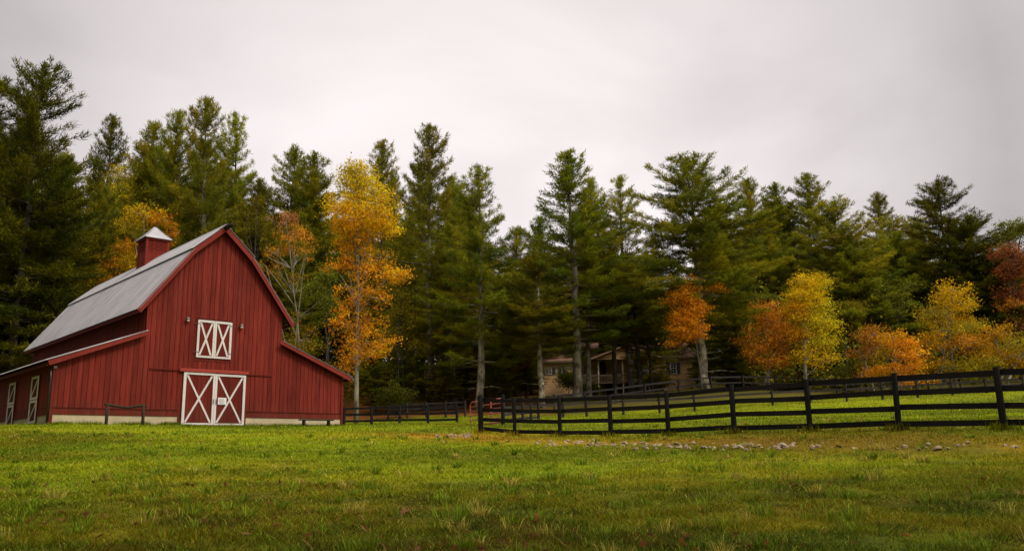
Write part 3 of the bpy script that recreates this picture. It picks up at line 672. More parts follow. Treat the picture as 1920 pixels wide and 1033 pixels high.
pa, pb = at(645, 796, 62)[:2], at(857, 793, 60)[:2]
fence(line(pa, pb, 4), 'dark three-rail fence between the barn corner and the red gate', M['black_wood'], 1.28, (1.18, .72, .26), .16, .15, seed=4)
pc, pd = at(728, 791, 67)[:2], at(872, 789, 66)[:2]
fence(line(pc, pd, 4), 'dim fence just behind the one joining barn and gate, under the trees', M['grey_wood'], 1.25, (1.12, .75, .38), .14, .14, seed=5)
gp = at(944, 797, 42)[:2]
bk = [at(1010, 788, 52)[:2], at(1100, 783, 55)[:2], at(1303, 771, 57)[:2], at(1588, 753, 60)[:2], at(1850, 737, 62)[:2], at(1990, 728, 63)[:2]]
pts = line(gp, bk[0], 4)
fence(pts, 'grey weathered fence running back from the red gate into the paddock', M['grey_wood'], 1.30, (1.2, .83, .48, .16), .13, .14, seed=6)
pts = []
for a, b, n in zip(bk[:-1], bk[1:], (2, 3, 4, 4, 2)): pts += line(a, b, n)[(1 if pts else 0):]
fence(pts, 'far dark fence along the back of the paddock below the trees', M['grey_wood'], 1.38, (1.27, .88, .48), .14, .14, seed=7)
fence([np.array([p[0]*.97-1.5, p[1]+9]) for p in pts[2:]], 'faint rail fence in shade behind the back paddock fence', M['grey_wood'], 1.25, (1.12, .65), .13, .13, seed=8)
# tubular gate, standing half open
gb = np.array([gp[0], gp[1], float(gz(*gp))]); gf = at(878, 793, 45.4); gdir = np.array([gf[0]-gb[0], gf[1]-gb[1]]); gl = 3.66; grz = atan2(gdir[1], gdir[0])
gt = empty('field_gate', gb, grz, 'half open red pipe gate behind the first fence post', 'gate')
g = MB(); R0, R1, z0, z1, rc = .12, gl, .14, 1.32, .22
loop = [(R0, 0, z0), (R1-rc, 0, z0)] + [(R1-rc+rc*sin(a), 0, z0+rc-rc*cos(a)) for a in np.linspace(0, pi/2, 5)] + [(R1-rc+rc*cos(a), 0, z1-rc+rc*sin(a)) for a in np.linspace(0, pi/2, 5)] + [(R0, 0, z1), (R0, 0, z0)]
g.tube(loop, .034, 8); g.build('gate_frame', M['gate_red'], gt, True)
for z in (.38, .62, .86, 1.09):
    g = MB(); g.tube([(R0, 0, z), (R1-.02, 0, z)], .026, 6); g.build('bar', M['gate_red'], gt, True)
for x in (1.3, 2.5):
    g = MB(); g.box(x-.02, x+.02, -.035, .035, z0, z1); g.build('brace', M['gate_red'], gt)
g = MB(); g.tube([(0, .02, -.3), (0, .02, 1.5)], [.1, .095], 8); g.build('hinge_post', M['black_wood'], gt)

# ------------------------------------------------------------------ stones in the ditch
STONES = [(1011, 826, 9), (1065, 828, 11), (1089, 829, 17), (1112, 831, 8), (1136, 832, 8), (1168, 830, 13), (1181, 836, 9), (1204, 830, 11), (1208, 837, 10), (1217, 834, 7), (1230, 833, 11), (1231, 841, 11),
          (1240, 832, 8), (1251, 834, 11), (1270, 832, 12), (1272, 839, 12), (1286, 834, 8), (1289, 840, 7), (1322, 839, 18), (1338, 841, 8), (1362, 838, 10), (1377, 834, 12), (1390, 833, 13), (1381, 840, 22), (1397, 837, 10),
          (1412, 837, 14), (1426, 839, 9), (1443, 838, 7), (1462, 837, 20), (1525, 838, 7), (1573, 838, 17), (1605, 840, 10), (1682, 839, 6), (1739, 831, 9), (1723, 841, 9), (1737, 839, 7), (1760, 840, 19), (1778, 839, 9), (1787, 832, 6),
          (1837, 803, 5), (1900, 837, 11), (824, 819, 8), (840, 815, 7), (848, 821, 9), (858, 817, 6), (877, 809, 4)]
def stone_mesh(seed):
    r = np.random.default_rng(seed); me = bpy.data.meshes.new('stone'); import bmesh
    bm = bmesh.new(); bmesh.ops.create_icosphere(bm, subdivisions=3, radius=1.0)
    cuts = [(Vector(r.normal(size=3)).normalized(), r.uniform(.3, .7)) for _ in range(12)]
    for v in bm.verts:
        p = v.co.copy()
        for nrm, dd in cuts:
            k = p.dot(nrm)
            if k > dd: p -= nrm*(k-dd)*.92
        v.co = p*(1+.05*r.normal())
    bm.to_mesh(me); bm.free(); me.materials.append(M['stone%d' % (seed % 3)]); return me
M['stone0'] = plain('pale_fieldstone', (0.36, 0.28, 0.165), 0.9, var=0.3, scale=2.5, bumpy=.6)
M['stone1'] = plain('grey_fieldstone', (0.25, 0.20, 0.13), 0.9, var=0.35, scale=2.5, bumpy=.6)
M['stone2'] = plain('brown_fieldstone', (0.22, 0.155, 0.085), 0.9, var=0.35, scale=2.5, bumpy=.6)
for m_ in ('stone0', 'stone1', 'stone2'):
    t = M[m_].node_tree
    for n_ in list(t.nodes):
        if n_.type == 'ATTRIBUTE':
            for l_ in list(n_.outputs['Color'].links): t.links.remove(l_)
            t.nodes.remove(n_)
    for n_ in t.nodes:
        if n_.type == 'MIX' and n_.blend_type == 'MULTIPLY': n_.inputs[7].default_value = (1, 1, 1, 1)
ordw = ['first', 'second', 'third', 'fourth', 'fifth', 'sixth', 'seventh', 'eighth', 'ninth', 'tenth', 'eleventh', 'twelfth', 'thirteenth']
post_px = [902, 965, 1050, 1147, 1256, 1381, 1525, 1688, 1883, 2100]
smesh = [stone_mesh(k) for k in range(9)]
cnt = {}
for k, (px, py, wp) in sorted(enumerate(STONES), key=lambda e: e[1][0]):
    r = np.random.default_rng(100+k); p = ground_hit(px, py+2); sz = wp/2*1.12*p[1]*.98/F
    mi = (k*5+int(r.integers(0, 3))) % 9; kind = ('pale', 'grey', 'brown')[mi % 3]
    o = link(bpy.data.objects.new('stone', smesh[mi])); o.location = (p[0], p[1], p[2]+sz*.2)
    o.scale = (sz*r.uniform(1.1, 1.35), sz*r.uniform(.8, 1.1), sz*r.uniform(.55, .85)); o.rotation_euler = (r.normal(0, .2), r.normal(0, .2), r.random()*6.28)
    if px < 890: span = 'left of the fence end'
    else:
        i = max(j for j in range(9) if post_px[j] <= px); span = 'below the %s fence span from the gate' % ordw[i]
    cnt[span] = cnt.get(span, 0)+1
    size = 'small' if wp < 9 else 'large' if wp > 15 else 'middling'
    tag(o, '%s %s stone, %s from left %s' % (size, kind, ordw[cnt[span]-1], span), 'stone', 'stones along the ditch below the fence')

def chips():
    r = np.random.default_rng(12); mb = MB()
    for _ in range(130):
        u = r.random(); px = 985+u*930 if r.random() < .35 else 1020+r.random()*470; py = 833+5*min(1, (px-985)/200)+r.normal(0, 3.2); 
        if r.random() < .12: px = r.uniform(815, 885); py = 817+r.normal(0, 2)
        p = ground_hit(px, py); sz = r.uniform(.03, .07); a = r.random()*6.28; tl = r.normal(0, .3, 3); V = []
        for k, (rr, zz) in enumerate(((1, -.3), (1.05, .35), (.55, .8))):
            for j in range(5): V.append(p+sz*np.array([rr*cos(a+j*1.257)*(1+.3*r.normal()*.5), rr*sin(a+j*1.257)*.8, zz+.15*r.normal()+tl[0]*cos(j)])+np.array([0, 0, .01]))
        fs = [(k*5+j, k*5+(j+1) % 5, k*5+5+(j+1) % 5, k*5+5+j) for k in range(2) for j in range(5)]+[(10, 11, 12, 13, 14)]
        mb.add(V, fs, float(r.uniform(.6, 1.25)))
    o = mb.build('gravel', M['chip'], None); tag(o, 'pale stone chips lying between the larger stones of the ditch', 'gravel', kind='stuff')
M['chip'] = plain('stone_chips', (0.27, 0.20, 0.115), 0.9, var=0.3)
chips()

# ------------------------------------------------------------------ house in the wood
HD = 88.0
def hx(px, d): return float(at(px, 700, d)[0])
def hz(py, px, d): return float(at(px, py, d)[2])
hb = at(1160, 741, 88.0); hb[2] = float(ground(hb[0], hb[1]))-.1
house = empty('house', hb, 0, 'tan two-storey house with brown shingle roofs half hidden by the pines', 'house')
def L(px, py, d):
    p = at(px, py, d); return p-hb
def hbox(mb, px0, px1, d0, d1, py0, py1, c=1.0):
    a = L(px0, py1, d0); b = L(px1, py0, d0); mb.box(a[0], b[0], a[1], a[1]+(d1-d0), a[2], b[2], c)
def siding_wall(name, px0, px1, d0, d1, pytop, pybase):
    g = MB(); a = L(px0, pybase, d0); b = L(px1, pytop, d0); y = a[1]; z = a[2]-1.0; k = 0
    g.box(a[0], b[0], y+.03, y+(d1-d0), z, b[2])
    while z < b[2]-.02:                                      # lap siding courses
        z2 = min(z+.2, b[2]); g.prism_x([(y+.03, z), (y, z), (y+.025, z2), (y+.03, z2)], a[0], b[0], .96+.08*((k*7) % 3)/2); z = z2; k += 1
    return g.build(name, M['siding'], house)
def gable_roof_x(px0, px1, d0, depth, pye, pyr, over=.35):
    """ridge parallel to the picture; eave row pye, ridge row pyr"""
    a = L(px0, pye, d0); b = L(px1, pye, d0); r_ = L((px0+px1)/2, pyr, d0+depth/2); y0 = a[1]-over; ym = a[1]+depth/2; y1 = a[1]+depth+over
    ze, zr = (a[2]+b[2])/2, r_[2]; g = MB(); x0, x1 = a[0]-.3, b[0]+.3
    g.prism_x([(y0, ze-.12), (ym, zr-.12), (y1, ze-.12), (y1, ze+.06), (ym, zr+.08), (y0, ze+.06)], x0, x1); o = g.build('roof', M['shingle'], house)
    g = MB(); g.box(x0, x1, y0-.04, y0-.002, ze-.17, ze+.04); g.build('fascia', M['deck'], o)
    g = MB(); g.prism_x([(y0+.5, ze-.14), (y1-.5, ze-.14), (ym, zr-.2)], a[0]+.05, b[0]-.05); g.build('gable_end', M['siding'], house)
    return o
siding_wall('wall', 1016, 1080, 87, 95, 678, 742)
siding_wall('wall', 1080.5, 1297, 90, 99, 671, 742)
gable_roof_x(1014, 1080, 87, 8, 677, 657)
gable_roof_x(1092, 1297, 90, 9, 671, 641)
def window(px0, px1, py0, py1, d, shutters=(1, 1), rows=2, cols=2):
    g = MB(); a = L(px0, py1, d); b = L(px1, py0, d); y = a[1]; f = .10
    g.box(a[0], a[0]+f, y-.07, y-.005, a[2], b[2]); g.box(b[0]-f, b[0], y-.07, y-.005, a[2], b[2]); g.box(a[0]+f, b[0]-f, y-.07, y-.005, b[2]-f, b[2]); g.box(a[0]+f, b[0]-f, y-.07, y-.005, a[2], a[2]+f)
    zm = (a[2]+b[2])/2; g.box(a[0]+f, b[0]-f, y-.06, y-.005, zm-.04, zm+.04)
    for k in range(1, cols): xm = a[0]+(b[0]-a[0])*k/cols; g.box(xm-.025, xm+.025, y-.05, y-.015, a[2]+f, b[2]-f)
    for zz in ((a[2]+zm)/2, (b[2]+zm)/2): g.box(a[0]+f, b[0]-f, y-.045, y-.018, zz-.02, zz+.02)
    wn = g.build('window', M['white'], house)
    g = MB(); g.box(a[0]+f*.5, b[0]-f*.5, y-.016, y-.004, a[2]+f*.5, b[2]-f*.5); g.build('pane', M['glass'], wn)
    for s_, on in zip((-1, 1), shutters):
        if not on: continue
        x0 = a[0]-.36 if s_ < 0 else b[0]+.03; g = MB(); g.box(x0, x0+.33, y-.045, y-.003, a[2], b[2])
        zz = a[2]+.06
        while zz < b[2]-.08: g.prism_x([(y-.06, zz), (y-.045, zz), (y-.045, zz+.06)], x0+.04, x0+.29, .8); zz += .09
        g.build('shutter', M['shutter'], wn)
window(1022.5, 1034.5, 689, 702, 87, (0, 1)); window(1053, 1065, 688.5, 701.5, 87, (1, 0)); window(1257, 1268, 679.5, 701, 90, (1, 1))
window(1094, 1103, 684, 702, 90, (0, 0)); window(1205, 1215, 680, 700, 90, (0, 0))
# two-level porch with front gable
pd_ = 86.5
def slab(name, px0, px1, d0, d1, py0, py1, mat, c=1.0):
    g = MB(); hbox(g, px0, px1, d0, d1, py0, py1, c); return g.build(name, mat, house)
slab('deck', 1090, 1252, pd_, 90, 714, 717.5, M['deck'])
slab('under_deck_shade_sheet', 1096, 1245, 89.9, 89.95, 718, 743, M['under_deck_shade'])  # dark sheet over the siding, painted shade beneath the deck
slab('porch_beam', 1104, 1252, pd_, pd_+.25, 672, 675, M['deck'])
for px in (1092, 1106, 1124, 1155, 1170, 1187, 1203, 1219, 1250):
    a = L(px, 743, pd_); b = L(px, 674 if px > 1100 else 702, pd_); g = MB(); g.box(a[0]-.06, a[0]+.06, a[1]+.04, a[1]+.16, a[2]-.8, b[2]); g.build('porch_post', M['cream'], house)
g = MB()
a = L(1090, 702, pd_); b = L(1252, 702, pd_); lo = L(1090, 713.6, pd_)
zt = (a[2]+b[2])/2; zl = zt-.95; g.box(a[0], b[0], a[1]-.005, a[1]+.035, zt-.08, zt); g.box(a[0], b[0], a[1]-.004, a[1]+.03, zl+.08, zl+.14)
x = a[0]+.1
while x < b[0]: g.box(x-.02, x+.02, a[1]+.003, a[1]+.028, zl+.14, zt-.08); x += .16
g.build('railing', M['deck'], house)
ap = L(1174, 648, pd_-.4); fl = L(1112, 674, pd_-.4); fr = L(1236, 672, pd_-.4); ze = (fl[2]+fr[2])/2
g = MB(); g.prism([(fl[0]-.3, ze-.05), (ap[0], ap[2]-.05), (fr[0]+.3, ze-.05), (fr[0]+.3, ze+.12), (ap[0], ap[2]+.13), (fl[0]-.3, ze+.12)], fl[1]-.3, fl[1]+6); g.build('porch_roof', M['shingle'], house)
g = MB(); g.prism([(fl[0]+.3, ze+.02), (fr[0]-.3, ze+.02), (ap[0], ap[2]-.18)], fl[1]+.15, fl[1]+.3); g.build('porch_gable', M['siding'], house)

# ------------------------------------------------------------------ trees
def unit(v): return v/np.maximum(np.linalg.norm(v, axis=-1, keepdims=True), 1e-9)
def spray(P, D, C, k, ln, wd, spread, up, r, jit=.1):
    """k narrow needle-clump faces at every tuft"""
    n = len(P); P = np.repeat(P, k, 0)+r.normal(0, jit, (n*k, 3)); D = np.repeat(D, k, 0); C = np.repeat(C, k, 0)
    d = unit(D + r.normal(0, spread, D.shape) + np.array([0, 0, up])); s = unit(np.cross(d, np.array([0, 0, 1.0])+r.normal(0, .45, d.shape)))
    l = r.uniform(ln*.6, ln*1.25, (n*k, 1)); w_ = r.uniform(wd*.6, wd*1.3, (n*k, 1))
    V = np.stack([P-s*w_*.5, P+s*w_*.5, P+d*l+s*w_*.18, P+d*l-s*w_*.18], 1).reshape(-1, 3)
    C = C*np.exp(r.normal(0, .16, (n*k, 1)))
    return V, np.repeat(C, 4, 0), np.arange(n*k*4).reshape(-1, 4)
PINE_A, PINE_B, PINE_C = np.array([.158, .172, .010]), np.array([.27, .225, .009]), np.array([.095, .12, .012])
def make_pine(seed, H=22.0, R=4.4, zb=.2, gap=.12, sp=.62, k=7, tipup=.45, sharp=.62, dead=6, bare=0.0):
    r = np.random.default_rng(seed); T = MB(); nseg = 12
    wob = np.cumsum(r.normal(0, .06, (nseg+1, 2)), 0); zz = np.linspace(-.6, H, nseg+1)
    def tr(z): return np.array([np.interp(z, zz, wob[:, 0]), np.interp(z, zz, wob[:, 1]), z])
    r0 = H*.0125
    T.tube([tr(z) for z in zz], [max(.02, r0*(1-max(z, 0)/H)**.8 + (.35*r0 if z < .2 else 0)) for z in zz], 8)
    P, D, C = [], [], []; z = zb*H
    while z < H-.25:
        u = (z/H-zb)/(1-zb); prof = (1-u)**sharp*min(1, .5+2.2*u); nb = int(r.integers(4, 7)) if u < .5 else int(r.integers(4, 6)); ph = r.random()*6.28; wh = r.uniform(.72, 1.15)
        for b in range(nb):
            if r.random() < gap: continue
            a = ph+b*2*pi/nb+r.normal(0, .3); Lb = R*prof*wh*min(1, .62+(1-u)*4)*r.uniform(.6, 1.22)+.22+.15*(1-u)
            e0 = -.10+.72*u**1.2+r.normal(0, .09); hor = np.array([cos(a), sin(a), 0]); n = 6; pts = [tr(z)]; el = e0
            for i in range(n):
                s_ = (i+1)/n; el = e0-.20*s_*(1-u)+tipup*s_*s_*r.uniform(.6, 1.2)
                pts.append(pts[-1]+(hor*cos(el)+np.array([0, 0, sin(el)]))*Lb/n)
            rb = max(.012, .012+.011*Lb); T.tube(pts, [rb*(1-.85*i/n) for i in range(n+1)], 4, cap=False)
            pts = np.array(pts); bc = PINE_A+(PINE_B-PINE_A)*r.random()**1.6; bc = bc+(PINE_C-bc)*(r.random() < .25)*.7
            s0 = max(.12, (.30+bare)*(1-u*1.1)+.04); air = .36+.64*(1-u)**.8; m_ = max(2, int(Lb*(1-s0)/.27)); side = np.array([-sin(a), cos(a), 0])
            for s_ in np.linspace(s0, 1, m_):
                f = s_*n; i = min(int(f), n-1); q = pts[i]+(pts[i+1]-pts[i])*(f-i); dr_ = unit(pts[i+1]-pts[i])
                tl = (.18+(.42-.22*u)*(1-s_)*Lb)*r.uniform(.6, 1.2); tl = min(tl, 1.35)
                for sg in (-1, 1):
                    if r.random() > air: continue
                    td = unit(dr_*r.uniform(.5, .9)+side*sg*r.uniform(.7, 1.0)+np.array([0, 0, .12])); cnt_ = max(1, int(tl/.26))
                    for t_ in np.linspace(.3, 1, cnt_):
                        P.append(q+td*tl*t_+np.array([0, 0, -.06*t_])); D.append(td); C.append(bc*r.uniform(.8, 1.25))
                P.append(q); D.append(dr_); C.append(bc)
        z += sp*r.uniform(.65, 1.25)*(1-.38*u)
    for _ in range(12): P.append(tr(H-r.uniform(0, .9))); D.append(np.array([0, 0, 1.])); C.append(PINE_A)
    for _ in range(dead):                                            # bare old branches below the crown
        z = H*r.uniform(.07, zb+.05); a = r.random()*6.28; Lb = r.uniform(.6, 2.4); hor = np.array([cos(a), sin(a), 0]); p = tr(z)
        T.tube([p, p+hor*Lb*.5+np.array([0, 0, .05*Lb]), p+hor*Lb+np.array([0, 0, r.uniform(-.1, .25)*Lb])], [.05, .03, .008], 4, cap=False)
    V, Cc, Q = spray(np.array(P), np.array(D), np.array(C), int(k*1.35), .29, .048, .5, .12, r)
    PA = np.array(P); low = PA[PA[:, 2] < H*.6]
    return T.mesh('trunk', M['bark_dark'], True), np_mesh('crown', V, [Q], M['needles'], Cc), (float(np.percentile(np.hypot(low[:, 0], low[:, 1]), 88)), float(PA[:, 2].max()+.22))
PV = {  # pine kinds: H and R of the model
    'full': [make_pine(s, 22, 4.6, .17, .10, .60, 13) for s in (11, 12, 13)],
    'open': [make_pine(s, 22, 4.3, .20, .22, .70, 13, tipup=.6, dead=9, bare=.12) for s in (21, 22, 23)],
    'thin': [make_pine(s, 22, 2.9, .30, .22, .66, 12, sharp=.55, dead=8) for s in (31, 32)],
    'broad': [make_pine(s, 22, 5.6, .15, .15, .66, 13, sharp=.5, tipup=.4) for s in (41, 42)],
    'spread': [make_pine(61, 22, 5.6, .30, .16, .66, 13, sharp=.5, tipup=.4, dead=10)],
    'high': [make_pine(s, 22, 4.6, .36, .18, .66, 13, dead=14) for s in (51, 52)],
}
def tree_root(name, loc, label, cat, group): return empty(name, loc, 0, label, cat, group)
def pine(kind, v, top_px, top_py, d, rad_px, label, group='pines of the wood', pale=False, dark=False, sink=.1):
    p = at(top_px, top_py, d); z0 = float(gz(p[0], p[1])); H = p[2]-z0
    if H < 2: return None
    tm, cm, (pr, zm) = PV[kind][v % len(PV[kind])]; sR = rad_px*1.12*d*.98/F/pr; sz = H/zm
    root = tree_root('pine_tree', (p[0], p[1], z0-sink), label, 'pine tree', group)
    root.rotation_euler = (float(rng.normal(0, .014)), float(rng.normal(0, .014)), float(rng.random()*6.28)); root.scale = (sR, sR, sz)
    t = link(bpy.data.objects.new('trunk', tm), root); c = link(bpy.data.objects.new('crown', cm), root)
    if dark: c.material_slots[0].link = 'OBJECT'; c.material_slots[0].material = M['needles_edge_dimmed']
    if pale: t.material_slots[0].link = 'OBJECT'; t.material_slots[0].material = M['bark_pale']
    return root
PINES = [
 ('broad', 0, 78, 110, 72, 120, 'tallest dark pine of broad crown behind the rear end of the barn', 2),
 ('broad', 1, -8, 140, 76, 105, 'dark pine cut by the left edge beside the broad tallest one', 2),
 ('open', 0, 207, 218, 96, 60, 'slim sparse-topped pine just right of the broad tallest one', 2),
 ('full', 0, 288, 225, 90, 75, 'bushy pine standing straight up behind the barn cupola', 0),
 ('full', 1, 330, 208, 88, 70, 'pine between the cupola and the tall peaked pine over the barn', 0),
 ('open', 1, 402, 178, 86, 78, 'tall peaked pine directly above the barn gable, trunk showing', 1),
 ('open', 2, 458, 212, 92, 66, 'ragged pine close right of the one above the barn gable', 0),
 ('full', 2, 545, 273, 94, 72, 'dense pine with double-looking top, left one of the pair before the golden tree', 0),
 ('full', 0, 590, 283, 90, 72, 'dense pine right behind the left side of the golden tree', 0),
 ('open', 0, 717, 266, 98, 62, 'sparse pine peeping out right behind the golden tree top', 0),
 ('open', 1, 808, 230, 78, 78, 'tallest slim pine in the middle, right of the golden tree', 1),
 ('full', 1, 858, 330, 92, 66, 'pine half hidden between the two tall sparse ones right of the golden tree', 0),
 ('open', 2, 892, 307, 70, 80, 'sparse pine with pale mottled trunk rising behind the first fence post', 1),
 ('full', 1, 1012, 405, 92, 56, 'pine in the dip just left of the tall wide one by the house', 0),
 ('full', 2, 968, 428, 88, 70, 'lower pine filling the dip left of the house', 0),
 ('open', 0, 1066, 288, 72, 92, 'tall wide pine in front of the left half of the house', 1),
 ('full', 0, 1118, 335, 90, 60, 'pine behind the house, close right of the tall wide one', 0),
 ('thin', 0, 1166, 326, 86, 52, 'thin pointed pine rising over the house porch', 0),
 ('full', 1, 1228, 440, 92, 62, 'low pine in the gap above the right half of the house', 0),
 ('spread', 0, 1296, 291, 70, 112, 'spreading pine with pale trunk at the right end of the house', 1),
 ('full', 2, 1392, 330, 88, 72, 'pine close right of the spreading one by the house', 0),
 ('full', 0, 1453, 343, 92, 62, 'short-topped pine left of the sharp-peaked pine over the yellow tree', 0),
 ('open', 1, 1500, 321, 90, 72, 'sharp-peaked pine above the upright yellow tree', 0),
 ('broad', 1, 1556, 372, 84, 92, 'broad olive pine right above the yellow tree, drooping boughs', 0),
 ('full', 1, 1642, 358, 96, 52, 'small pointed pine top standing alone above the right woods', 0),
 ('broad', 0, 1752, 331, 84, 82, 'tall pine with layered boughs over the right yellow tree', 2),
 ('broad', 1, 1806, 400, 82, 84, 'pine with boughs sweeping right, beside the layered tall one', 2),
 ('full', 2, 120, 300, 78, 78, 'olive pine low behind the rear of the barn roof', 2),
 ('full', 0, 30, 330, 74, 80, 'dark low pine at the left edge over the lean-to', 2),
 ('full', 1, 190, 345, 84, 66, 'olive pine behind the middle of the barn roof', 0),
 ('broad', 1, 245, 330, 98, 70, 'pine in shade behind the yellow tree by the cupola', 0),
 ('full', 2, 360, 330, 96, 66, 'pine in second row behind the front of the barn roof', 0),
 ('full', 1, 492, 330, 90, 66, 'dark pine over the right rake of the barn roof', 0),
 ('full', 0, 555, 420, 84, 56, 'dark pine behind the pinkish bare maple', 0),
 ('full', 2, 640, 400, 92, 66, 'dark pine directly behind the golden tree', 0),
 ('full', 1, 775, 400, 84, 60, 'dark pine right against the golden tree, boughs low', 0),
 ('thin', 1, 845, 420, 76, 52, 'slim pine between the two pale trunks by the red gate', 1),
 ('full', 0, 940, 520, 82, 60, 'low pine between gate and house with orange leaves near', 0),
 ('high', 0, 1010, 470, 68, 62, 'low bough-rich pine in front of the left house windows', 1),
 ('high', 1, 1095, 440, 74, 54, 'slender pine before the house porch, left trunk of three', 1),
 ('high', 1, 1140, 430, 76, 54, 'slender pine before the house porch, middle trunk of three', 0),
 ('high', 0, 1190, 480, 78, 58, 'bushy pine before the right half of the porch', 0),
 ('full', 0, 1350, 430, 82, 64, 'pine behind the orange maple by the house', 0),
 ('broad', 1, 1430, 440, 86, 66, 'dark pine behind the rust coloured tree', 0),
 ('full', 2, 1600, 440, 82, 76, 'olive pine above the low orange maple', 0),
 ('full', 0, 1690, 430, 86, 70, 'dark pine between the small pointed top and the layered tall pine', 0),
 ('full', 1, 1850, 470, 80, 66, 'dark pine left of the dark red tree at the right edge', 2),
 ('full', 2, 1314, 640, 88, 22, 'little dark fir at the right end wall of the house', 0),
 ('open', 1, 1212, 575, 79, 44, 'small open pine before the porch gable, its boughs over the deck', 0),
 ('full', 0, 700, 640, 73, 30, 'young pine low between the golden tree and the rhododendron, at the wood edge', 0),
 ('broad', 1, 770, 630, 75, 40, 'young bushy pine between two pale trunks right of the rhododendron', 0),
 ('full', 2, 835, 660, 74, 32, 'young pine close left of the pale trunk by the red gate', 0),
 ('broad', 0, 865, 610, 80, 40, 'young pine in shade behind the left end of the red gate', 0),
 ('full', 1, 930, 640, 74, 34, 'young pine above the red gate, right of the pale mottled trunk', 0),
 ('broad', 1, 985, 640, 82, 30, 'young pine touching the left wing wall of the house', 0),
 ('full', 0, 1365, 640, 74, 34, 'young pine right of the pale trunk at the house end', 0),
 ('thin', 0, 1380, 560, 76, 48, 'young pine between the pale trunk and the rust coloured tree', 0),
]
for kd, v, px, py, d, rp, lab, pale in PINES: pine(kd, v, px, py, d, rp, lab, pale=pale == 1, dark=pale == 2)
# the rows behind, seen only between the trees named above
sky_px = np.array([-60, 0, 80, 170, 210, 300, 400, 460, 520, 600, 720, 800, 900, 970, 1070, 1170, 1230, 1300, 1400, 1500, 1600, 1640, 1760, 1830, 1900, 1990])
sky_py = np.array([140, 150, 110, 230, 240, 225, 180, 230, 300, 290, 290, 250, 320, 430, 300, 340, 450, 300, 340, 330, 400, 400, 340, 430, 430, 430])
r = np.random.default_rng(44)
for i in range(64):
    px = -80+2090*(i+.5)/64+r.normal(0, 9); d = r.uniform(101, 132)
    low = float(np.max(np.interp([px-35, px, px+35], sky_px, sky_py)))
    pine(('full', 'full', 'broad', 'thin')[int(r.integers(0, 4))], int(r.integers(0, 3)), px, low+r.uniform(18, 120), d, r.uniform(42, 64), 'pine deep in the wood, mostly hidden behind the front pines', 'pines deep in the wood')

# unseen pines added left and behind the viewer, shading lean-to wall and near lawn
def added_shade_pine(kind, v, x, y, H, R, label, group):
    tm, cm, (pr, zm) = PV[kind][v % len(PV[kind])]; root = empty('pine_tree', (x, y, float(gz(x, y))-.1), float(rng.random()*6.28), label, 'pine tree', group)
    root.scale = (R/pr, R/pr, H/22); link(bpy.data.objects.new('trunk', tm), root); link(bpy.data.objects.new('crown', cm), root)
for k, (x, y, H) in enumerate([(-50, 56, 27), (-44, 46, 25), (-40, 39, 26), (-33, 33, 25), (-29, 26, 25), (-27, 19, 25), (-24, 12, 23), (-22, 4, 24)]):
    added_shade_pine(('broad', 'full')[k % 2], k, x, y, H, 5.2, 'unseen pine added beyond the left edge to shade the barn side wall', 'added pines beyond the left edge')
for k, (x, y, H) in enumerate([(-19, -6, 22), (-10, -10, 23), (0, -11, 22), (9, -9, 25), (17, -4, 24), (22, 3, 24), (-13, -3, 22), (12, -4, 23), (-5, -8, 23)]):
    added_shade_pine(('full', 'broad')[k % 2], k, x, y, H, 5.0, 'unseen pine added behind the viewer to shade the near lawn', 'added pines behind the viewer')

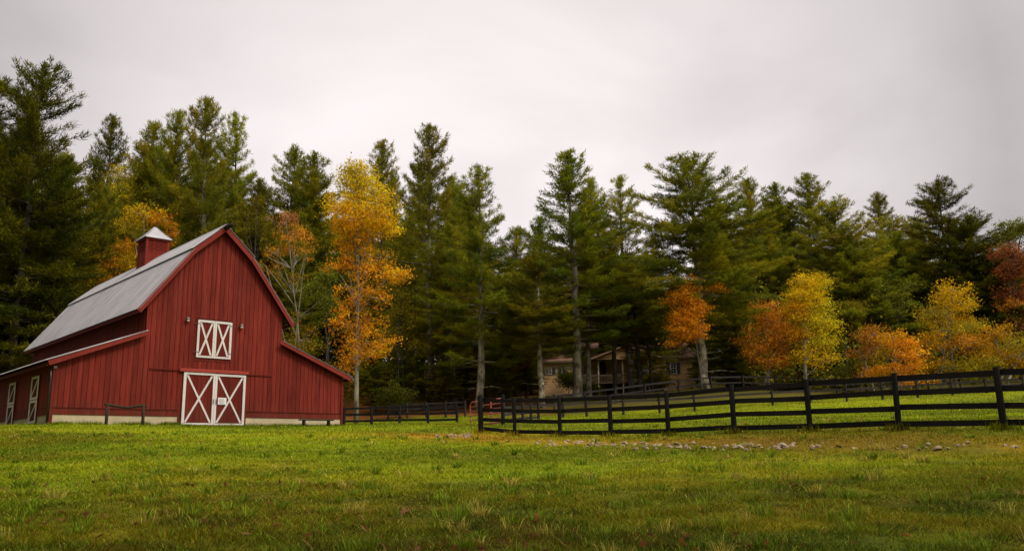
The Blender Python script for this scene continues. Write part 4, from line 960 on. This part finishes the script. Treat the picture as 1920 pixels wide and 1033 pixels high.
# broadleaf trees: pixel lobes give the crown its place; (px, py, rx, ry, colour, leaves)
YEL, GOLD, ORG, RUST, OLV, YGR, RED, PNK, GRN, DOL = [np.array(c) for c in ((.68, .43, .008), (.70, .33, .007), (.68, .255, .010), (.56, .225, .018), (.24, .195, .009), (.48, .40, .010), (.21, .060, .018), (.36, .15, .055), (.105, .115, .008), (.165, .14, .008))]
def broadleaf(name, label, base, d, lobes, leaf=.2, bark_='bark_smooth', dens=1.0, seed=0, rtrunk=.16, stems=1, group='autumn broadleaf trees', depth=1.0, bare=0, cat='tree', thin_below=9999):
    r = np.random.default_rng(seed); bp = at(base[0], base[1], d); z0 = float(gz(bp[0], bp[1])); bp[2] = z0; root = tree_root(name, bp, label, cat, group)
    k = d*.98/F; T = MB(); P, C = [], []; ctr = []
    for (px, py, rx, ry, col, n) in lobes:
        c = at(px, py, d)-bp; c[1] += r.normal(0, .25)*rx*k; ctr.append(c); R_ = np.array([rx*k, rx*k*depth, ry*k])
        ncl = max(4, int(n*dens*1.7*r.uniform(.5, 1.3)*(.5 if py > thin_below else 1))); R_ = R_*(1.22 if py > thin_below else 1)
        q = unit(r.normal(size=(ncl, 3)))*(r.random((ncl, 1))**.5)*R_*1.22+c
        for e in q:
            m_ = int(r.integers(14, 46)); sg = r.uniform(.17, .40)
            P.append(e+r.normal(0, 1, (m_, 3))*np.array([sg, sg, sg*.6])); cc = (col*.75+.25*lobes[int(r.integers(len(lobes)))][4])*np.exp(r.normal(0, .2))
            C.append(np.clip(cc*np.exp(r.normal(0, .2, (m_, 1)))*np.array([1, 1, 1])*(1+r.normal(0, .08, (m_, 3))), 0, .8))
        for e in q[:max(2, ncl//5)]:                         # twigs from the lobe's middle out to its clumps
            T.tube([c, (c+e)/2+r.normal(0, .08, 3), e], [.03, .02, .008], 4, cap=False)
    zs = sorted(c[2] for c in ctr); topz = max(zs); ctr_s = sorted(ctr, key=lambda c: c[2])
    for s_ in range(stems):
        bx = np.array([0, 0, 0.]) if stems == 1 else np.array([r.normal(0, .35), r.normal(0, .35), 0])
        tgt = ctr_s[-1] if s_ == 0 else ctr_s[int(r.integers(len(ctr_s)//2, len(ctr_s)))]
        n = 8; pts = [bx+np.array([0, 0, -.4])]
        for i in range(1, n+1):
            f = i/n; pts.append(bx*(1-f)+np.array([tgt[0]*f**1.6, tgt[1]*f**1.6, tgt[2]*f])+np.append(r.normal(0, .06, 2), 0)*f)
        T.tube(pts, [rtrunk*(1-.82*i/n)/sqrt(stems)**.5 for i in range(n+1)], 8)
        if s_ == 0: main = np.array(pts)
    for c in ctr:
        zf = np.clip(c[2]*(.72 if c[2] > 3 else .5), .3, topz*.95); f = np.interp(zf, main[:, 2], np.arange(len(main))); i = min(int(f), len(main)-2); st = main[i]+(main[i+1]-main[i])*(f-i)
        T.tube([st, st+(c-st)*.5+np.array([0, 0, .15])+r.normal(0, .12, 3), c], [rtrunk*.42*(1-.6*zf/topz)+.015, .04, .02], 5, cap=False)
    for _ in range(bare):
        zf = r.uniform(.25, .9)*topz; f = np.interp(zf, main[:, 2], np.arange(len(main))); i = min(int(f), len(main)-2); st = main[i]; a = r.random()*6.28; Lb = r.uniform(1, 3)
        e = st+np.array([cos(a)*Lb, sin(a)*Lb*.6, Lb*r.uniform(.3, 1.0)]); T.tube([st, (st+e)/2+r.normal(0, .1, 3), e], [.05, .03, .008], 4, cap=False)
    P = np.concatenate(P); C = np.concatenate(C); n = len(P)
    nrm = unit(r.normal(size=(n, 3))*1.0+np.array([0, -.3, .45])); u = unit(np.cross(nrm, r.normal(size=(n, 3)))); v = np.cross(nrm, u)
    s = r.uniform(.55, 1.2, (n, 1))*leaf*.5*.78
    V = np.stack([P-u*s, P-v*s*.62+u*s*.1, P+u*s, P+v*s*.62+u*s*.1], 1).reshape(-1, 3)
    cme = np_mesh('crown', V, [np.arange(n*4).reshape(-1, 4)], M['leaves'], np.repeat(C, 4, 0))
    link(bpy.data.objects.new('trunk', T.mesh('trunk', M[bark_], True)), root); link(bpy.data.objects.new('crown', cme), root)
    return root
broadleaf('poplar_tree', 'tall golden tree, yellow above and orange below, right of the barn', (668, 772), 64,
  [(672, 335, 36, 32, YGR*1.05, 60), (692, 370, 48, 30, YGR*.6+YEL*.45, 66), (648, 392, 40, 26, YEL, 50), (708, 402, 42, 30, YEL, 55), (672, 418, 46, 26, GOLD*1.05, 50), (640, 425, 26, 18, YEL, 24), (722, 430, 24, 14, YEL, 18), (665, 455, 36, 20, GOLD, 36),
   (690, 480, 34, 14, GOLD, 24), (655, 498, 22, 14, ORG*.9, 16), (628, 500, 16, 9, ORG*.85, 9), (690, 510, 34, 12, ORG*.9+YEL*.1, 18), (738, 514, 28, 14, GOLD, 24), (672, 545, 40, 16, ORG*.85, 30), (700, 560, 28, 16, ORG*.8, 18), (655, 572, 24, 14, ORG*.8, 18),
   (662, 612, 34, 15, ORG*.8, 26), (690, 600, 26, 12, GOLD*.7, 13), (648, 640, 22, 11, ORG*.8, 14), (690, 640, 36, 16, ORG*.75+OLV*.2, 28), (668, 668, 34, 14, ORG*.8, 24), (705, 665, 24, 14, GOLD*.75, 16), (648, 690, 16, 10, ORG*.75, 9), (725, 640, 18, 10, GOLD*.6, 8)], .21, seed=1, rtrunk=.20, dens=1.45, thin_below=470, bare=10)
broadleaf('maple_tree', 'half bare maple with pinkish leaves and pale stems over the barn roof', (560, 690), 72,
  [(535, 415, 26, 18, PNK, 18), (550, 440, 32, 18, RUST*1.1, 18), (520, 470, 30, 16, RUST, 14), (575, 470, 22, 16, RUST*.8+OLV*.3, 10), (500, 500, 20, 12, RUST*.8, 8), (545, 520, 30, 16, DOL, 12), (570, 640, 38, 22, OLV*.8, 30), (600, 690, 30, 18, OLV*.7, 20), (545, 600, 24, 16, DOL, 12)], .2, seed=2, stems=3, rtrunk=.13, bare=22, dens=1.1)
broadleaf('maple_tree', 'yellow-olive tree behind the barn cupola, crown level with pine boughs', (235, 640), 88,
  [(228, 330, 32, 26, OLV*1.2+YEL*.15, 40), (240, 370, 40, 30, YGR*.75, 50), (205, 395, 40, 28, OLV, 36), (250, 410, 30, 18, OLV*1.1, 24), (180, 425, 36, 24, DOL*1.2, 26)], .24, seed=3, dens=1.2)
broadleaf('maple_tree', 'small orange and yellow maple glowing beside the cupola', (255, 640), 80,
  [(272, 405, 34, 16, YEL*.75, 24), (300, 412, 18, 14, ORG*.7, 12), (250, 425, 26, 14, YGR*.7, 18), (235, 465, 20, 16, ORG*.75, 18), (212, 490, 24, 14, ORG*.7, 18), (240, 492, 18, 16, YEL*.8, 16), (175, 520, 28, 14, YEL*.7, 24), (205, 522, 24, 12, GOLD*.7, 14), (322, 440, 16, 18, ORG*.6, 10), (155, 540, 18, 12, OLV, 12)], .22, seed=4, dens=1.3)
broadleaf('maple_tree', 'bright orange maple glowing left of the pale trunk at the right end of the house', (1316, 730), 66.5,
  [(1285, 540, 26, 16, ORG, 28), (1272, 565, 26, 14, ORG*1.05, 28), (1300, 580, 30, 16, ORG, 30), (1275, 600, 26, 14, ORG*.95, 26), (1292, 622, 34, 14, ORG*.9, 28), (1345, 540, 22, 10, ORG*.7, 9), (1265, 640, 14, 10, ORG*.8, 8)], .2, 'bark_dark', seed=5, dens=1.4, rtrunk=.09)
broadleaf('maple_tree', 'rust-orange tree left of the upright yellow tree, above the far fence', (1438, 737), 70,
  [(1440, 580, 28, 18, RUST*1.1, 24), (1455, 600, 34, 20, RUST*1.2, 30), (1425, 620, 30, 18, RUST, 28), (1475, 630, 32, 20, RUST*1.25, 30), (1440, 650, 40, 16, RUST*1.15, 32), (1415, 665, 22, 14, RUST*1.1, 16), (1480, 665, 28, 14, ORG*.55, 20), (1445, 680, 30, 10, RUST*1.2, 18), (1390, 640, 14, 12, RUST*.8, 8)], .2, seed=6, stems=2, dens=1.2)
broadleaf('maple_tree', 'upright yellow tree standing free before the dark pines at right', (1512, 737), 68,
  [(1512, 530, 28, 14, YEL*.9, 26), (1530, 535, 22, 16, YGR, 22), (1505, 558, 32, 18, YEL*.85, 34), (1540, 570, 24, 18, YGR, 26), (1490, 585, 24, 16, GOLD*.9, 24), (1520, 600, 36, 16, YGR, 34), (1552, 610, 20, 16, YGR, 20), (1500, 625, 20, 12, GOLD*.85, 14), (1535, 638, 36, 16, YGR*1.05, 38), (1562, 640, 18, 12, YGR, 14), (1520, 662, 28, 12, YEL*.85, 22), (1545, 675, 24, 12, YEL*.8, 20), (1500, 672, 14, 8, YEL*.7, 8)], .2, seed=7, dens=1.3)
broadleaf('maple_tree', 'low rusty red bush-like maple left of the layered orange one', (1630, 728), 70,
  [(1630, 630, 30, 16, RUST*.6, 22), (1645, 650, 24, 14, RED*1.2, 16), (1615, 660, 22, 14, RUST*.6, 14), (1630, 685, 28, 14, OLV*.8, 18), (1620, 705, 24, 10, RUST*.7, 14)], .2, seed=8, stems=2)
broadleaf('maple_tree', 'low maple with flat layers of bright orange leaves above the fence', (1690, 725), 66,
  [(1672, 632, 26, 9, GOLD*.9, 18), (1690, 645, 28, 8, ORG, 20), (1700, 665, 32, 8, ORG*1.05, 24), (1660, 660, 24, 10, OLV, 12), (1680, 690, 40, 7, ORG, 26), (1708, 712, 34, 8, ORG*1.02, 22), (1655, 700, 24, 8, GOLD*.7, 12), (1725, 682, 16, 10, GOLD*.8, 10)], .2, seed=9, stems=2, dens=1.2)
broadleaf('maple_tree', 'wide yellow tree at right with a pointed golden top', (1782, 722), 70,
  [(1785, 545, 26, 16, YEL*.8, 26), (1768, 560, 24, 14, YEL*.8, 24), (1800, 570, 30, 14, YEL*.8, 28), (1750, 590, 28, 16, OLV*1.3, 24), (1790, 595, 40, 14, GOLD*.7, 28), (1770, 620, 44, 16, OLV*1.2, 36), (1820, 610, 34, 16, OLV*1.2, 28), (1745, 640, 30, 14, GOLD*.7, 22), (1800, 645, 40, 16, RUST*.9, 28), (1750, 680, 34, 12, GOLD*.75, 24), (1830, 650, 28, 14, GOLD*.55, 20), (1790, 690, 40, 12, OLV*1.1, 24)], .2, seed=10, stems=3, dens=1.2)
broadleaf('maple_tree', 'low olive-gold tree beside the fence at the right edge', (1875, 715), 66,
  [(1868, 625, 30, 14, GOLD*.55, 22), (1900, 640, 30, 14, OLV*1.2, 24), (1880, 665, 40, 14, GOLD*.5, 30), (1850, 680, 26, 12, OLV*1.2, 18), (1910, 685, 26, 12, GOLD*.5, 18), (1930, 655, 24, 16, OLV, 16)], .2, seed=11, stems=3, dens=1.2)
broadleaf('oak_tree', 'dark red oak at the right edge below a green crown', (1915, 715), 76,
  [(1900, 475, 34, 18, RED, 26), (1920, 500, 36, 22, RED*1.1, 30), (1885, 510, 22, 16, RED*.9, 16), (1905, 545, 34, 18, RED*.9, 26), (1895, 575, 24, 12, RUST*.7, 16), (1930, 570, 30, 20, RED*.8, 20), (1910, 610, 36, 16, RED*.6+DOL*.4, 24)], .26, 'bark_dark', seed=12, dens=1.2)
broadleaf('oak_tree', 'green rounded broadleaf tree at the right edge of the skyline', (1900, 700), 92,
  [(1895, 435, 34, 22, GRN, 34), (1918, 428, 26, 18, GRN*1.1, 24), (1868, 460, 24, 18, GRN*1.1, 22), (1940, 445, 34, 24, GRN, 24), (1880, 490, 34, 20, DOL, 24)], .28, 'bark_dark', seed=13, dens=1.3)
broadleaf('oak_tree', 'green-olive broadleaf crown between the small pointed pine and the tall layered one', (1690, 700), 90,
  [(1670, 420, 34, 16, DOL*1.2, 28), (1710, 425, 34, 16, OLV*.8, 28), (1650, 450, 34, 18, GRN*1.3, 26), (1700, 460, 40, 18, GRN*1.4, 32), (1740, 445, 24, 16, OLV*.9, 18), (1720, 500, 34, 18, GRN*1.3, 24), (1670, 495, 30, 16, DOL, 20)], .26, 'bark_dark', seed=14, dens=1.2)
broadleaf('maple_tree', 'hidden orange tree glimpsed between the pines right of the golden tree', (870, 740), 98,
  [(860, 480, 26, 18, GOLD*.5, 16), (900, 520, 30, 18, ORG*.5, 20), (845, 540, 30, 20, RUST*.8, 20), (920, 500, 20, 14, GOLD*.45, 12), (880, 590, 36, 20, RUST*.75, 24), (940, 560, 24, 16, OLV, 16), (840, 620, 26, 16, RUST*.6, 14)], .26, 'bark_dark', seed=15)
broadleaf('maple_tree', 'slim olive-gold sapling between the red gate and the house', (955, 745), 80,
  [(960, 610, 22, 20, OLV*1.1, 20), (950, 645, 26, 18, GOLD*.4, 22), (968, 675, 24, 16, RUST*.7, 18), (945, 690, 18, 14, OLV, 12)], .22, 'bark_dark', seed=16)
broadleaf('maple_tree', 'bright green-yellow tree in shade behind the spreading pine by the house', (1420, 725), 94,
  [(1410, 460, 30, 20, OLV, 22), (1440, 490, 30, 22, YGR*.5, 24), (1400, 520, 26, 20, OLV, 18), (1430, 545, 30, 18, OLV*.8, 18)], .26, 'bark_dark', seed=17)
UNDER = [(700, 700, 76, 'low dim shrubby tree between the golden tree trunk and the rhododendron', DOL*1.2, 24, 30), (880, 560, 88, 'glowing orange-olive understorey tree just left of the pale mottled trunk', GOLD*.5, 34, 46),
 (742, 610, 74, 'olive understorey tree close right of the golden tree', OLV*.75, 40, 46), (792, 575, 86, 'yellow-green understorey tree between the golden tree and the tallest slim pine', YGR*.45, 36, 52), (838, 640, 84, 'dim rusty understorey tree left of the pale mottled trunk', RUST*.6, 34, 40),
 (908, 650, 82, 'olive understorey tree right of the pale mottled trunk', OLV*.8, 34, 44), (985, 560, 92, 'yellowish understorey tree above the left wing of the house', YGR*.5, 40, 46), (1060, 590, 96, 'olive understorey tree above the house roof, left part', OLV*.8, 44, 40),
 (1150, 580, 98, 'green understorey tree above the house porch', GRN*1.5, 44, 40), (1235, 585, 98, 'olive-yellow understorey tree above the right house roof', YGR*.45, 40, 42), (1385, 660, 78, 'dim olive understorey tree right of the pale pine trunk', OLV*.6, 30, 44),
 (1470, 480, 92, 'yellowish crown in shade above the rust-orange tree', YGR*.4, 40, 36), (1590, 600, 78, 'olive understorey tree just right of the upright yellow tree', OLV*.7, 34, 50), (1665, 560, 80, 'green understorey tree above the layered orange maple', GRN*1.5, 44, 44),
 (1850, 560, 82, 'olive understorey tree left of the dark red oak', OLV*.8, 34, 50), (120, 470, 82, 'olive broadleaf tree behind the rear half of the barn roof', OLV*.6, 50, 50), (30, 520, 78, 'dark green broadleaf tree at the left edge above the lean-to roof', GRN*1.0, 46, 60),
 (475, 420, 84, 'olive broadleaf tree behind the right slope of the barn roof', OLV*.6, 34, 50), (600, 560, 78, 'dim green broadleaf tree left of the golden tree', GRN*1.3, 34, 56)]
for k, (px, py, d, lab, col, rx, ry) in enumerate(UNDER):
    r = np.random.default_rng(300+k); lb = []
    for _ in range(7): lb.append((px+r.normal(0, rx*.55), py+r.normal(0, ry*.55), rx*r.uniform(.4, .7), ry*r.uniform(.22, .4), col*r.uniform(.75, 1.3), 16))
    broadleaf('understorey_tree', lab, (px+r.normal(0, 8), 735), d, lb, .22, 'bark_dark', seed=400+k, stems=2, rtrunk=.12, dens=1.0, group='understorey trees')
# shrubs
def shrub(label, px, py, d, rx, ry, col, seed, leaf=.2, n=60):
    return broadleaf('shrub', label, (px, py), d, [(px, py-ry*.8, rx, ry, col, n), (px-rx*.5, py-ry*.5, rx*.6, ry*.6, col*.9, n//3), (px+rx*.5, py-ry*.55, rx*.6, ry*.6, col*1.1, n//3)], leaf, 'bark_dark', seed=seed, rtrunk=.05, group='shrubs under the trees', cat='shrub')
shrub('dark rounded rhododendron beside the golden tree trunk', 742, 757, 68, 28, 20, GRN*.55, 31)
shrub('dark shrub against the left wing wall of the house', 1066, 722, 85, 18, 18, GRN*.7, 32)
shrub('pale olive shrub in front of the porch deck', 1230, 722, 82, 26, 10, OLV*.6, 33)
shrub('dark shrub under the house deck, near the posts', 1107, 738, 84, 14, 10, GRN*.6, 34)
shrub('dark bushy shrub below the rust-orange tree', 1400, 735, 74, 22, 18, GRN*.6, 35)
shrub('dark green shrub between the yellow tree and the rusty low maple', 1580, 730, 72, 30, 22, GRN*.7, 36)
# undergrowth filling the wood
def undergrowth():
    r = np.random.default_rng(8); P, C = [], []
    for _ in range(1500):
        d = r.uniform(80, 126); x = r.uniform(-.72, .72)*d
        if (0 < x < 23 and d < 103) or (-16 < x < 2 and d < 90): continue
        z = float(ground(x, d)); h = 8.5*r.random()**1.6+.5; m_ = int(r.integers(60, 130)); sg = r.uniform(.5, 1.2)
        P.append(np.array([x, d, z+h])+r.normal(0, 1, (m_, 3))*np.array([sg, sg, .4+h*.16])); k_ = r.random()
        c = GRN if k_ < .4 else DOL*1.1 if k_ < .65 else OLV*.8 if k_ < .86 else RUST*.6; C.append(c*np.exp(r.normal(0, .3, (m_, 1))))
    for _ in range(700):                                         # the far side of the wood closes the view between the trunks
        d = r.uniform(112, 130); x = r.uniform(-.7, .7)*d; z = float(ground(x, d)); h = r.uniform(.5, 13); m_ = int(r.integers(60, 120))
        P.append(np.array([x, d, z+h])+r.normal(0, 1, (m_, 3))*np.array([1.3, .8, 1.2])); C.append((GRN if r.random() < .6 else DOL)*np.exp(r.normal(0, .3, (m_, 1))))
    for _ in range(260):                                         # behind and beside the barn, and the right margin
        if r.random() < .45: d = r.uniform(72, 92); x = -r.uniform(.28, .66)*d
        else: d = r.uniform(70, 90); x = r.uniform(.26, .68)*d
        z = float(ground(x, d)); h = r.uniform(.4, 3.4); m_ = int(r.integers(60, 110)); sg = r.uniform(.5, .9)
        P.append(np.array([x, d, z+h])+r.normal(0, 1, (m_, 3))*np.array([sg, sg, h*.35])); C.append((GRN if r.random() < .55 else DOL if r.random() < .6 else OLV*.8)*np.exp(r.normal(0, .3, (m_, 1))))
    P = np.concatenate(P); C = np.concatenate(C); n = len(P)
    nrm = unit(r.normal(size=(n, 3))+np.array([0, -.2, .5])); u = unit(np.cross(nrm, r.normal(size=(n, 3)))); v = np.cross(nrm, u); s = r.uniform(.12, .24, (n, 1))
    V = np.stack([P-u*s, P-v*s*.6, P+u*s, P+v*s*.6], 1).reshape(-1, 3)
    o = link(bpy.data.objects.new('undergrowth', np_mesh('undergrowth', V, [np.arange(n*4).reshape(-1, 4)], M['leaves'], np.repeat(C, 4, 0))))
    tag(o, 'dark mass of bushes filling the shade deep under the pines', 'undergrowth', kind='stuff')
undergrowth()
